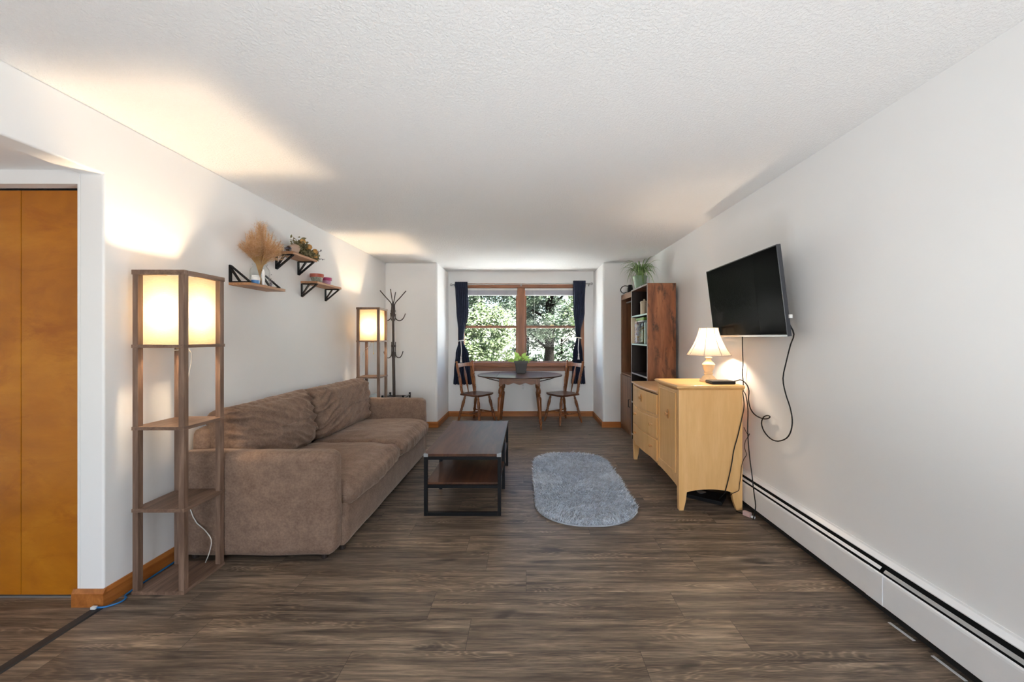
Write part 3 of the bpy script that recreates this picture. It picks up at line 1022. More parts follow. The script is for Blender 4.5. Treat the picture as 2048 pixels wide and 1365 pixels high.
# ================================================================== shelf floor lamps
def shelf_lamp():
    W = 0.272
    p = 0.028
    t = thing('floor_lamp', '', 'lamp', (0, 0, 0), 'shelf floor lamps')
    for (sx, sy) in ((0, 0), (1, 0), (0, 1), (1, 1)):
        x = 0.003 if sx == 0 else W - p - 0.003
        y = 0.003 if sy == 0 else W - p - 0.003
        MB().box(x, x + p, y, y + p, 0.018, 1.66).build('post', M['lampwood'], t, bevel=0.001)
    for z in (0.0, 0.425, 0.850):
        MB().box(0, W, 0, W, z, z + 0.018).build('shelf', M['lampwood_y'], t, bevel=0.001)
    # shade board with round hole approximated by frame of four boards
    b = MB()
    b.box(0, W, 0, 0.055, 1.276, 1.293)
    b.box(0, W, W - 0.055, W, 1.276, 1.293)
    b.box(0, 0.055, 0.055, W - 0.055, 1.276, 1.293)
    b.box(W - 0.055, W, 0.055, W - 0.055, 1.276, 1.293)
    b.build('shade_board', M['lampwood_y'], t)
    b = MB()
    z0, z1 = 1.656, 1.68
    b.box(0, W, 0, 0.022, z0, z1)
    b.box(0, W, W - 0.022, W, z0, z1)
    b.box(0, 0.022, 0.022, W - 0.022, z0, z1)
    b.box(W - 0.022, W, 0.022, W - 0.022, z0, z1)
    b.build('top_frame', M['lampwood_y'], t, bevel=0.001)
    # linen shade, a square sleeve just inside the posts
    a, c = 0.030, W - 0.030
    th = 0.0015
    b = MB()
    b.box(a, c, a, a + th, 1.294, 1.655)
    b.box(a, c, c - th, c, 1.294, 1.655)
    b.box(a, a + th, a + th, c - th, 1.294, 1.655)
    b.box(c - th, c, a + th, c - th, 1.294, 1.655)
    b = MB()
    vs = [(a, a), (c, a), (c, c), (a, c)]
    V, F = [], []
    for (x, y) in vs:
        V += [(x, y, 1.294), (x, y, 1.655)]
    for i in range(4):
        j = (i + 1) % 4
        F.append((2 * i, 2 * j, 2 * j + 1, 2 * i + 1))
    b.add(V, F)
    b.build('lamp_shade', M['shade_lin'], t)
    h = W / 2
    MB().lathe((h, h), [(0.02, 1.27), (0.02, 1.38), (0.016, 1.40)], 16).build('socket', M['brass'], t, smooth='auto')
    b = MB().box(0.052, W - 0.052, h - 0.012, h + 0.012, 1.276, 1.284)
    b.build('socket_bar', M['brass'], t)
    MB().lathe((h, h), [(0.012, 1.405), (0.016, 1.42), (0.027, 1.455), (0.030, 1.475), (0.026, 1.497), (0.013, 1.508), (0.001, 1.510)], 16).build('bulb', M['bulb'], t, smooth=True)
    ch = MB().tube([(h + 0.03, h - 0.04, 1.274), (h + 0.03, h - 0.04, 1.20), (h + 0.03, h - 0.04, 1.15)], 0.0015, 6)
    ch.turn((h + 0.03, h - 0.04, 1.15), (h + 0.03, h - 0.04, 1.128), [(0, 0.002), (0.3, 0.005), (0.8, 0.006), (1, 0.003)], 10)
    ch.build('pull_chain', M['brass'], t, smooth='auto')
    return t


l1 = shelf_lamp()
l2 = dup(l1, (-1.983, 4.52, 0), 0, 'wooden shelf floor lamp beyond the far sofa arm, beside the coat rack')
l1.location = (-2.039, 2.004, 0)
l1['label'] = 'tall wooden shelf floor lamp nearest the viewer, in front of the sofa arm'
MB().tube([(-1.93, 2.13, 1.26), (-1.93, 2.24, 1.24), (-2.0, 2.285, 1.0), (-2.01, 2.285, 0.5), (-1.95, 2.272, 0.28), (-1.87, 2.258, 0.21),
           (-1.83, 2.255, 0.155), (-1.835, 2.25, 0.09), (-1.86, 2.25, 0.024)], 0.0028, 6).build('cord', M['rope'], l1, smooth=True)
MB().tube([(-1.86, 4.65, 1.27), (-1.90, 4.70, 1.22), (-1.99, 4.78, 1.17), (-2.03, 4.80, 1.0), (-2.03, 4.80, 0.3)], 0.003, 6).build('cord', M['rope'], l2, smooth=True)
t = MB().soft(-1.94, -1.77, 4.57, 4.74, 0.445, 0.625, 0.05, (0.01, 0.01, 0.02), (10, 10, 8), 0.03, 14, 3).build('plastic_bag', plain('pale_blue_bag', (0.55, 0.66, 0.68), 0.4), None, smooth=True)
tag(t, 'pale blue crumpled bag on the lower shelf of the far floor lamp', 'bag')

# blue network cable along the left baseboard
t = thing('network_cable', 'blue network cable lying along the left baseboard', 'cable', (-2.07, 1.9, 0))
MB().tube([(-2.075, 2.55, 0.006), (-2.072, 2.3, 0.008), (-2.066, 2.1, 0.007), (-2.06, 2.0, 0.006), (-2.035, 1.975, 0.006), (-2.03, 1.945, 0.006),
           (-2.045, 1.925, 0.006), (-2.07, 1.905, 0.007), (-2.095, 1.895, 0.012)], 0.0045, 8).build('wire', M['blue'], t, smooth=True)
MB().box(-2.118, -2.095, 1.885, 1.899, 0.007, 0.019).build('plug', M['white'], t, bevel=0.001)


# ================================================================== sofa
sofa = thing('sofa', 'brown taupe fabric two cushion sofa along the left wall', 'sofa', (-1.6, 3.36, 0))
SF = M['sofa']
MB().soft(-2.07, -1.118, 2.39, 4.32, 0.035, 0.30, 0.025, (0.012, 0, 0), (12, 34, 8), 0.004, 4, 1).build('base', SF, sofa, smooth=True)
for (a, c, sd) in ((2.285, 2.415, 2), (4.305, 4.44, 5)):
    MB().soft(-2.08, -1.14, a, c, 0.032, 0.645, 0.048, (0.012, 0.006, 0.006), (26, 12, 26), 0.006, 4, sd).build('arm', SF, sofa, smooth=True)
MB().soft(-2.085, -1.97, 2.41, 4.31, 0.035, 0.765, 0.04, (0, 0, 0.0), (8, 30, 18), 0.006, 4, 9).build('backrest', SF, sofa, smooth=True)


def seat_wr(seed):
    def f(p, u):
        # puckers running across the front edge
        k = max(0, u[0]) ** 4
        p = p.copy()
        p.x += 0.012 * k * (noise.noise(Vector((p.y * 19, seed, p.z * 6))) + 0.5 * noise.noise(Vector((p.y * 43, seed + 3, p.z * 9)))) * (0.5 + 0.5 * abs(u[1]))
        p.z += 0.006 * max(0, u[0]) ** 3 * max(0, u[2]) * noise.noise(Vector((p.y * 24, seed, 1.0)))
        p.z += 0.006 * noise.noise(Vector((p.x * 5, p.y * 5, seed)))
        if u[2] < 0:
            p.z += 0.02 * (abs(u[1]) ** 4)
        return p
    return f


for (a, c, sd) in ((2.412, 3.352, 1.0), (3.356, 4.303, 7.0)):
    MB().soft(-1.90, -1.085, a, c, 0.262, 0.425, 0.06, (0.03, 0.004, 0.035), (30, 60, 12), 0.010, 5, sd, sag=seat_wr(sd)).build('seat_cushion', SF, sofa, smooth=True)


def backpillow(center, dims, tilt, yaw, seed):
    R = Matrix.Translation(center) @ Matrix.Rotation(yaw, 4, 'Z') @ Matrix.Rotation(tilt, 4, 'Y')
    hx, hy, hz = dims[0] / 2, dims[1] / 2, dims[2] / 2

    def f(p, u):
        p = p.copy()
        # creases fanning from the corners
        e = (abs(u[1]) ** 2)
        q = Vector((p.y * 3.0 + seed, p.z * 13 + 5 * p.y * (1 if seed < 5 else -1.3), seed))
        w = noise.noise(q) + 0.6 * noise.noise(q * 2.1)
        w = (1 - abs(w)) ** 3 * 1.2 - 0.4
        p.x += 0.030 * w * (0.30 + e) * (1 if u[0] > 0 else -0.3)
        # top seam puckers
        p.z += 0.010 * noise.noise(Vector((p.y * 22, seed, 2.0))) * max(0, u[2]) ** 6
        # slump: the lower half is fuller
        p.x += 0.02 * (1 - u[2]) * 0.5 * (1 - u[1] ** 2)
        # soft ears
        if u[2] > 0:
            p.z -= 0.030 * (1 - u[1] ** 2) * 0.3
        return p
    return MB().soft(-hx, hx, -hy, hy, -hz, hz, 0.055, (0.055, 0.0, 0.012), (14, 90, 52), 0.014, 4, seed, R, sag=f).build('back_cushion', SF, sofa, smooth=True)


backpillow((-1.905, 2.885, 0.655), (0.17, 0.93, 0.44), -0.19, 0.0, 2.0)
backpillow((-1.86, 3.83, 0.655), (0.17, 0.93, 0.445), -0.10, -0.07, 8.0)
for (x, y) in ((-1.22, 2.35), (-1.22, 4.38), (-2.0, 2.35), (-2.0, 4.38), (-1.16, 2.45)):
    MB().lathe((x, y), [(0.018, 0.0), (0.018, 0.03), (0.022, 0.045)], 14).build('foot', M['bronze'], sofa)

# ================================================================== coffee table
ct = thing('coffee_table', 'brown topped coffee table with black metal frame in front of the sofa', 'table', (-0.48, 3.46, 0))
X0, X1, Y0, Y1 = -0.764, -0.190, 2.89, 4.04
TB = 0.025
MB().box(X0, X1, Y0, Y1, 0.443, 0.462).build('tabletop', M['rustic_y'], ct, bevel=0.002)
MB().box(X0 + 0.008, X1 - 0.008, Y0 + 0.02, Y1 - 0.02, 0.228, 0.243).build('shelf', M['rustic_y'], ct, bevel=0.001)
for yy in (Y0, Y1 - TB):
    b = MB()
    b.box(X0, X0 + TB, yy, yy + TB, 0, 0.443)
    b.box(X1 - TB, X1, yy, yy + TB, 0, 0.443)
    b.box(X0 + TB, X1 - TB, yy, yy + TB, 0, TB)
    b.box(X0 + TB, X1 - TB, yy, yy + TB, 0.443 - TB, 0.443)
    b.box(X0 + TB, X1 - TB, yy, yy + TB, 0.206, 0.228)
    b.build('end_frame', M['black'], ct, bevel=0.0015)
for xx in (X0, X1 - TB):
    MB().box(xx, xx + TB, 3.40, 3.40 + TB, 0, 0.443).build('leg', M['black'], ct, bevel=0.0015)
    b = MB()
    b.box(xx + 0.003, xx + TB - 0.003, Y0 + TB, 3.40, 0.421, 0.443)
    b.box(xx + 0.003, xx + TB - 0.003, 3.425, Y1 - TB, 0.421, 0.443)
    b.build('side_rail', M['black'], ct)
for (xx, yy) in ((X0, Y0), (X1, Y0), (X0, Y1), (X1, Y1)):
    sx = 1 if xx == X0 else -1
    sy = 1 if yy == Y0 else -1
    b = MB()
    b.prism([(xx - sx * 0.002, yy - sy * 0.002), (xx + sx * 0.032, yy - sy * 0.002), (xx - sx * 0.002, yy + sy * 0.032)], 'z', 0.440, 0.4645)
    b.build('corner_guard', plain('clear_silicone', (0.30, 0.31, 0.32), 0.2), ct, bevel=0.002)

# ================================================================== rug
rug = thing('rug', 'fluffy light grey oval rug on the floor in front of the dresser', 'rug', (0.46, 3.56, 0))
RX0, RX1, RY0, RY1, RR = 0.055, 0.875, 2.71, 4.43, 0.37


def in_rug(x, y, inset=0.0):
    cx = min(max(x, RX0 + RR), RX1 - RR)
    cy = min(max(y, RY0 + RR), RY1 - RR)
    return math.hypot(x - cx, y - cy) <= RR - inset


outline = []
for (cx, cy, a0) in ((RX1 - RR, RY1 - RR, 0), (RX0 + RR, RY1 - RR, 90), (RX0 + RR, RY0 + RR, 180), (RX1 - RR, RY0 + RR, 270)):
    for k in range(13):
        a = math.radians(a0 + k * 7.5)
        outline.append((cx + (RR - 0.012) * math.cos(a), cy + (RR - 0.012) * math.sin(a)))
MB().prism(list(reversed(outline)), 'z', 0.0015, 0.012).build('backing', RUGM['base'], rug)
V, F = [], []
n = 0
cnt = 0
rs = random.Random(3)
while cnt < 30000:
    x, y = rs.uniform(RX0, RX1), rs.uniform(RY0, RY1)
    if not in_rug(x, y, 0.010):
        continue
    cnt += 1
    fl = -1.2 + 2 * PI * noise.noise(Vector((x * 2.6, y * 2.6, 1.0))) * 0.5 + rs.gauss(0, 1.0)
    L = rs.uniform(0.018, 0.036)
    lean = rs.uniform(0.5, 1.1)
    dx, dy = math.cos(fl) * L * lean, math.sin(fl) * L * lean
    h = L * rs.uniform(0.5, 0.95)
    wd = 0.0024
    px, py = -math.sin(fl + rs.uniform(-1, 1)) * wd, math.cos(fl) * wd
    V += [(x - px, y - py, 0.010), (x + px, y + py, 0.010), (x + dx * .55 + px, y + dy * .55 + py, 0.010 + h * .75),
          (x + dx * .55 - px, y + dy * .55 - py, 0.010 + h * .75), (x + dx, y + dy, 0.010 + h * 0.9)]
    F += [(n, n + 1, n + 2, n + 3), (n + 3, n + 2, n + 4)]
    n += 5
o = MB().add(V, F).build('pile', RUGM['pile'], rug)
o['kind'] = 'stuff'

# ================================================================== dining table
dt = thing('dining_table', 'dark oval drop leaf dining table with turned legs under the window', 'table', (-0.10, 5.93, 0))
TX, TY, RXT, RYT = -0.10, 5.925, 0.645, 0.515


def ellipse(rx, ry, n=72):
    return [(TX + rx * math.cos(2 * PI * k / n), TY + ry * math.sin(2 * PI * k / n)) for k in range(n)]


def slab(pred, name):
    # central board and two leaves cut from the oval
    x0, x1 = pred
    pts = []
    n = 40
    for k in range(n + 1):
        x = x0 + (x1 - x0) * k / n
        pts.append((x, TY - RYT * math.sqrt(max(0, 1 - ((x - TX) / RXT) ** 2))))
    for k in range(n, -1, -1):
        x = x0 + (x1 - x0) * k / n
        y = TY + RYT * math.sqrt(max(0, 1 - ((x - TX) / RXT) ** 2))
        if abs(y - TY) > 1e-4:
            pts.append((x, y))
    MB().prism(pts, 'z', 0.745, 0.765).build(name, M['tabletop'], dt, bevel=0.004)


slab((TX - 0.33, TX + 0.33), 'tabletop')
slab((TX - RXT, TX - 0.3315), 'drop_leaf')
slab((TX + 0.3315, TX + RXT), 'drop_leaf')
ax0, ax1, ay0, ay1 = -0.395, 0.195, 5.60, 6.25


def scallop(a, c):
    pts = [(a, 0.744), (a, 0.66)]
    for k in range(1, 24):
        u = k / 24
        z = 0.655 + 0.012 * math.cos(u * 2 * PI * 3) * (1 if 0.1 < u < 0.9 else 0.3)
        pts.append((a + (c - a) * u, z))
    pts += [(c, 0.66), (c, 0.744)]
    return pts


b = MB()
b.prism(scallop(ax0 + 0.04, ax1 - 0.04), 'y', ay0 + 0.012, ay0 + 0.03)
b.prism(scallop(ax0 + 0.04, ax1 - 0.04), 'y', ay1 - 0.03, ay1 - 0.012)
b.prism(scallop(ay0 + 0.04, ay1 - 0.04), 'x', ax0 + 0.012, ax0 + 0.03)
b.prism(scallop(ay0 + 0.04, ay1 - 0.04), 'x', ax1 - 0.03, ax1 - 0.012)
b.build('apron', wood('apron_wood', CH, 'x', 1.2, 0.32), dt)
LEGP = [(0, 0.012), (0.03, 0.015), (0.09, 0.019), (0.11, 0.014), (0.13, 0.020), (0.18, 0.024), (0.21, 0.018), (0.225, 0.024), (0.24, 0.017),
        (0.27, 0.020), (0.50, 0.029), (0.68, 0.035), (0.715, 0.026), (0.73, 0.019), (0.745, 0.028), (0.765, 0.020), (0.80, 0.033),
        (0.86, 0.035), (0.91, 0.026), (0.93, 0.020), (0.95, 0.031), (0.985, 0.031), (1.0, 0.028)]
for (sx, sy) in ((-1, -1), (1, -1), (1, 1), (-1, 1)):
    xt = ax0 + 0.027 if sx < 0 else ax1 - 0.027
    yt = ay0 + 0.027 if sy < 0 else ay1 - 0.027
    b = MB()
    b.turn((xt + sx * 0.042, yt + sy * 0.06, 0), (xt, yt, 0.655), LEGP, 18)
    b.box(xt - 0.028, xt + 0.028, yt - 0.028, yt + 0.028, 0.645, 0.744)
    b.build('leg', M['chair'], dt, smooth='auto')
for s in (-1, 1):
    for yy in (5.75, 6.1):
        xa = ax0 if s < 0 else ax1
        b = MB()
        b.tube([(xa, yy, 0.678), (xa + s * 0.05, yy, 0.688), (xa + s * 0.12, yy, 0.708), (xa + s * 0.155, yy, 0.712), (xa + s * 0.23, yy, 0.741)], 0.007, 6)
        b.tube([(xa, yy + 0.03, 0.705), (xa + s * 0.10, yy + 0.03, 0.726), (xa + s * 0.19, yy + 0.03, 0.741)], 0.005, 6)
        b.build('leaf_support', M['bronze'], dt)

# plant on the dining table
pp = thing('potted_plant', 'square dark grey plastic pot with green seedling on the dining table', 'plant', (-0.085, 6.13, 0.765))


def frustum(cx, cy, z0, z1, w0, w1):
    V = []
    for z, w_ in ((z0, w0), (z1, w1)):
        for i, j in ((-1, -1), (1, -1), (1, 1), (-1, 1)):
            V.append((cx + i * w_ / 2, cy + j * w_ / 2, z))
    return V, [(0, 3, 2, 1), (4, 5, 6, 7), (0, 1, 5, 4), (1, 2, 6, 5), (2, 3, 7, 6), (3, 0, 4, 7)]


b = MB()
b.add(*frustum(-0.085, 6.13, 0.765, 0.935, 0.142, 0.195))
o = b.build('pot', M['potgrey'], pp, bevel=0.012, seg=3)
b = MB()
for (i, j) in ((0, -1), (0, 1), (-1, 0), (1, 0)):
    if i == 0:
        b.box(-0.085 - 0.108, -0.085 + 0.108, 6.13 + j * 0.108 - 0.006 * (j + 1) - 0.0, 6.13 + j * 0.108 - 0.006 * (j - 1), 0.932, 0.962)
    else:
        b.box(-0.085 + i * 0.108 - 0.006 * (i + 1), -0.085 + i * 0.108 - 0.006 * (i - 1), 6.13 - 0.096, 6.13 + 0.096, 0.932, 0.962)
b.build('rim', M['potgrey'], pp, bevel=0.002)
MB().box(-0.18, 0.01, 6.035, 6.225, 0.93, 0.945).build('soil', M['soil'], pp)


def leafblade(mb, base, tip, w, droop=0.0, up=(0, 0, 1), n=6, fold=0.15):
    base, tip = Vector(base), Vector(tip)
    d = tip - base
    u = Vector(up)
    s = d.cross(u)
    if s.length < 1e-4:
        s = d.cross(Vector((1, 0.2, 0)))
    s.normalize()
    nrm = s.cross(d).normalized()
    V, F = [], []
    for k in range(n + 1):
        t = k / n
        ww = w * math.sin(PI * (0.08 + 0.92 * t) ** 0.85) if k < n else 0.0
        c = base + d * t + Vector((0, 0, -droop * t * t)) + nrm * (0.10 * d.length * math.sin(PI * t))
        V += [c - s * ww / 2 + nrm * ww * fold, c, c + s * ww / 2 + nrm * ww * fold]
    for k in range(n):
        a = 3 * k
        F += [(a, a + 1, a + 4, a + 3), (a + 1, a + 2, a + 5, a + 4)]
    mb.add(V, F)


rs = random.Random(5)
c0 = Vector((-0.085, 6.13, 0.945))
specs = [((-0.115, -0.02, 0.16), 0.075), ((-0.03, 0.02, 0.10), 0.05), ((0.075, -0.03, 0.155), 0.07), ((0.125, 0.0, 0.10), 0.05), ((-0.12, 0.03, 0.05), 0.06),
         ((0.05, -0.06, 0.05), 0.05), ((-0.22, -0.02, 0.02), 0.055), ((0.18, 0.02, 0.04), 0.05), ((0.0, -0.06, 0.07), 0.05), ((0.14, -0.05, 0.0), 0.05)]
for (d, wd) in specs:
    b = MB()
    st = c0 + Vector((d[0] * 0.35, d[1] * 0.35, d[2] * 0.4))
    b.tube([c0 + Vector((d[0] * .1, d[1] * .1, 0)), st], 0.003, 5, 1)
    leafblade(b, st, c0 + Vector(d), wd, 0.01, up=(0.0, -0.9, 0.45))
    b.build('leaf', M['leaf1'], pp, smooth=True)


# ================================================================== spindle chairs
def spindle_chair():
    t = thing('dining_chair', '', 'chair', (0, 0, 0), 'spindle back dining chairs')
    # local: faces +x, seat centre at origin
    pts = [(-0.19, -0.185), (-0.10, -0.20), (0.08, -0.215), (0.17, -0.20), (0.205, -0.12), (0.215, 0.0), (0.205, 0.12), (0.17, 0.20), (0.08, 0.215), (-0.10, 0.20), (-0.19, 0.185), (-0.215, 0.0)]
    MB().prism(pts, 'z', 0.428, 0.456).build('seat', M['chair_x'], t, bevel=0.009, seg=3, smooth='auto')
    lp = [(0, 0.010), (0.12, 0.015), (0.28, 0.018), (0.31, 0.012), (0.33, 0.018), (0.40, 0.021), (0.46, 0.014), (0.48, 0.019), (0.52, 0.014), (0.62, 0.019), (0.75, 0.021), (0.86, 0.013), (0.88, 0.018), (0.91, 0.013), (1, 0.012)]
    lp = [(k_, r_ * 1.15) for (k_, r_) in lp]
    feet = {}
    for (sx, sy) in ((1, -1), (1, 1), (-1, 1), (-1, -1)):
        top = Vector((sx * 0.125, sy * 0.135, 0.430))
        bot = Vector((sx * 0.205 if sx > 0 else -0.225, sy * 0.195, 0.0))
        feet[(sx, sy)] = (bot, top)
        MB().turn(bot, top, lp, 14).build('leg', M['chair'], t, smooth='auto')
    sp = [(0, 0.007), (0.2, 0.008), (0.35, 0.011), (0.45, 0.012), (0.48, 0.008), (0.5, 0.014), (0.52, 0.008), (0.55, 0.012), (0.65, 0.011), (0.8, 0.008), (1, 0.007)]

    def on(k, f):
        a, c = feet[k]
        return a + (c - a) * f
    for sy in (-1, 1):
        MB().turn(on((1, sy), 0.36), on((-1, sy), 0.36), sp, 12).build('stretcher', M['chair'], t, smooth='auto')
    a = (on((1, -1), 0.36) + on((-1, -1), 0.36)) / 2
    c = (on((1, 1), 0.36) + on((-1, 1), 0.36)) / 2
    MB().turn(a, c, sp, 12).build('stretcher', M['chair'], t, smooth='auto')
    # back posts
    bp = [(0, 0.013), (0.08, 0.014), (0.16, 0.018), (0.21, 0.012), (0.23, 0.018), (0.26, 0.012), (0.36, 0.017), (0.46, 0.017), (0.54, 0.011), (0.56, 0.017), (0.60, 0.012), (0.66, 0.016),
          (0.74, 0.018), (0.90, 0.018), (0.925, 0.010), (0.94, 0.010), (0.965, 0.018), (0.985, 0.016), (1, 0.006)]
    bp = [(k_, r_ * 1.2) for (k_, r_) in bp]
    lp = lp
    for sy in (-1, 1):
        MB().turn((-0.165, sy * 0.160, 0.440), (-0.255, sy * 0.195, 0.955), bp, 14).build('back_post', M['chair'], t, smooth='auto')
    # crest rail, bowed backwards
    V, F = [], []
    n = 14
    for k in range(n + 1):
        u = 2 * k / n - 1
        y = u * 0.185
        x = -0.235 - 0.028 * (1 - u * u)
        zt = 0.925 - 0.006 * (1 - abs(u))
        zb = 0.852 + 0.012 * (1 - u * u)
        V += [(x + 0.009, y, zb), (x + 0.001, y, zt), (x - 0.013, y, zt), (x - 0.006, y, zb)]
    for k in range(n):
        a = 4 * k
        for q in range(4):
            F.append((a + q, a + (q + 1) % 4, a + 4 + (q + 1) % 4, a + 4 + q))
    F += [(3, 2, 1, 0), tuple(4 * n + q for q in range(4))]
    MB().add(V, F).build('crest_rail', M['chair'], t, bevel=0.003, smooth='auto')
    # arrow spindles
    for u in (-0.45, 0.0, 0.45):
        y0_, y1_ = u * 0.29, u * 0.35
        a = Vector((-0.172, y0_, 0.445))
        c = Vector((-0.235 - 0.028 * (1 - u * u), y1_, 0.862))
        prof = [(0, 0.008), (0.12, 0.009), (0.35, 0.017), (0.55, 0.023), (0.68, 0.027), (0.78, 0.021), (0.88, 0.011), (1, 0.008)]
        V, F = [], []
        for (k, r) in prof:
            p = a + (c - a) * k
            V += [p + Vector((0.005, -r, 0)), p + Vector((0.005, r, 0)), p + Vector((-0.005, r, 0)), p + Vector((-0.005, -r, 0))]
        m_ = len(prof)
        for k in range(m_ - 1):
            q0 = 4 * k
            for q in range(4):
                F.append((q0 + q, q0 + (q + 1) % 4, q0 + 4 + (q + 1) % 4, q0 + 4 + q))
        F += [(3, 2, 1, 0), tuple(4 * (m_ - 1) + q for q in range(4))]
        MB().add(V, F).build('spindle', M['chair'], t, bevel=0.002)
    return t


ch1 = spindle_chair()
ch2 = dup(ch1, (0.565, 6.10, 0), math.radians(180 + 33), 'brown wooden spindle back chair at the right end of the dining table')
ch1.location = (-0.775, 6.10, 0)
ch1.rotation_euler = (0, 0, math.radians(-31))
ch1['label'] = 'brown wooden spindle back chair at the left end of the dining table'


# ================================================================== dresser
dr = thing('dresser', 'light maple dresser with tall door section and three drawers on right wall', 'dresser', (1.42, 3.6, 0))
MA, MY = M['maple'], M['maple_y']
DX0, DX1 = 1.172, 1.660
DY0, DYM, DY1 = 2.985, 3.455, 4.262
ZH, ZL = 0.962, 0.848


def side_poly(z1):
    p = [(DX0, z1), (DX0, 0.15), (DX0 + 0.006, 0.0), (DX0 + 0.034, 0.0), (DX0 + 0.050, 0.06), (DX0 + 0.060, 0.138)]
    for k in range(1, 10):
        u = k / 10
        p.append((DX0 + 0.060 + (0.345) * u, 0.138 + 0.022 * math.sin(PI * u) ** 0.7))
    p += [(DX1 - 0.083, 0.136), (DX1 - 0.070, 0.07), (DX1 - 0.045, 0.0), (DX1, 0.0), (DX1, z1)]
    return p


MB().prism(side_poly(0.925), 'y', DY0, DY0 + 0.03).build('side_panel', MA, dr, bevel=0.002)
MB().prism(side_poly(0.822), 'y', DY1 - 0.03, DY1).build('side_panel', MA, dr, bevel=0.002)
# slightly raised end posts and recessed joint on the near end
b = MB()
b.prism([(DX0 - 0.004, 0.925), (DX0 - 0.004, 0.15), (DX0, 0.0), (DX0 + 0.034, 0.0), (DX0 + 0.052, 0.08), (DX0 + 0.060, 0.15), (DX0 + 0.060, 0.925)], 'y', DY0 - 0.004, DY0 + 0.034)
b.build('front_leg', MA, dr, bevel=0.002)
b = MB()
b.prism([(DX0 - 0.004, 0.822), (DX0 - 0.004, 0.15), (DX0, 0.0), (DX0 + 0.034, 0.0), (DX0 + 0.050, 0.08), (DX0 + 0.05, 0.822)], 'y', DY1 - 0.036, DY1 + 0.004)
b.build('front_leg', MA, dr, bevel=0.002)
# divider between the sections, back and bottom
MB().box(DX0 + 0.005, DX1 - 0.01, DYM - 0.02, DYM, 0.20, 0.925).build('divider', MA, dr)
b = MB()
b.box(DX1 - 0.012, DX1 - 0.002, DY0 + 0.03, DYM, 0.15, 0.925)
b.box(DX1 - 0.012, DX1 - 0.002, DYM, DY1 - 0.03, 0.15, 0.822)
b.build('back_panel', MA, dr)
MB().box(DX0 + 0.01, DX1 - 0.012, DY0 + 0.03, DY1 - 0.03, 0.20, 0.215).build('bottom_board', MY, dr)


def moulded_top(x0, x1, y0_, y1_, zt, name, skip_y0=False):
    """stacked profile: wide bead over a cove"""
    b = MB()
    lay = [(0.0, zt - 0.036, zt - 0.026), (0.010, zt - 0.026, zt - 0.018), (0.024, zt - 0.018, zt - 0.004), (0.019, zt - 0.004, zt)]
    sections = [(-0.002, zt - 0.040), (0.004, zt - 0.034), (0.010, zt - 0.028), (0.022, zt - 0.022), (0.026, zt - 0.016), (0.026, zt - 0.008), (0.020, zt - 0.002), (0.016, zt)]
    V, F = [], []
    for (o_, z) in sections:
        ya = y0_ if skip_y0 else y0_ - o_
        V += [(x0 - o_, ya, z), (x1, ya, z), (x1, y1_ + o_ if not skip_y0 or True else y1_, z), (x0 - o_, y1_ + o_, z)]
    m_ = len(sections)
    for k in range(m_ - 1):
        for q in range(4):
            F.append((4 * k + q, 4 * k + (q + 1) % 4, 4 * k + 4 + (q + 1) % 4, 4 * k + 4 + q))
    F += [(3, 2, 1, 0), tuple(4 * (m_ - 1) + q for q in range(4))]
    b.add(V, F)
    return b.build(name, MY, dr)


moulded_top(DX0, DX1 + 0.006, DY0, DYM, ZH, 'top')
# low top follows the bowed front
V, F = [], []
ns = 24
secs = [(0.0, ZL - 0.026), (0.008, ZL - 0.022), (0.018, ZL - 0.016), (0.020, ZL - 0.006), (0.014, ZL)]


def bow(y):
    u = (y - DYM) / (DY1 - DYM)
    return 0.030 * math.sin(PI * max(0, min(1, u))) ** 1.3


for (o_, z) in secs:
    for k in range(ns + 1):
        y = DYM + (DY1 + o_ - DYM) * k / ns
        V.append((DX0 - o_ - bow(y), y, z))
    V.append((DX1, DY1 + o_, z))
    V.append((DX1, DYM, z))
nn = ns + 3
for k in range(len(secs) - 1):
    for q in range(nn):
        F.append((nn * k + q, nn * k + (q + 1) % nn, nn * (k + 1) + (q + 1) % nn, nn * (k + 1) + q))
F += [tuple(reversed(range(nn))), tuple(nn * (len(secs) - 1) + q for q in range(nn))]
MB().add(V, F).build('top', wood('maple_low_top', ((0.50, 0.28, 0.13), (0.60, 0.36, 0.18), (0.68, 0.42, 0.23)), 'y', 0.7, 0.33, stretch=9), dr)


def bowed(y0_, y1_, z0_, z1_, x, name, dip0=0.0, dip1=0.0, th=0.02, parent=dr, mat=MA, bev=0.003):
    V, F = [], []
    n = 20
    for k in range(n + 1):
        y = y0_ + (y1_ - y0_) * k / n
        xx = x - bow(y)
        u = (y - y0_) / (y1_ - y0_)
        zt = z1_ - dip1 * math.sin(PI * u)
        zb = z0_ - dip0 * math.sin(PI * u)
        V += [(xx, y, zb), (xx, y, zt), (xx + th, y, zt), (xx + th, y, zb)]
    for k in range(n):
        a = 4 * k
        for q in range(4):
            F.append((a + q, a + 4 + q, a + 4 + (q + 1) % 4, a + (q + 1) % 4))
    F += [(0, 1, 2, 3), tuple(reversed([4 * n + q for q in range(4)]))]
    return MB().add(V, F).build(name, mat, parent, bevel=bev)


M['knob'] = wood('knob_maple', ((0.46, 0.22, 0.07), (0.55, 0.28, 0.095), (0.62, 0.34, 0.13)), 'z', 1, 0.22, stretch=4)
MB().box(DX0 + 0.03, DX0 + 0.034, DYM + 0.005, DY1 - 0.034, 0.216, 0.822).build('gap_shade_sheet', M['darkboard'], dr)  # dark sheet standing in for shade in the gaps between drawers


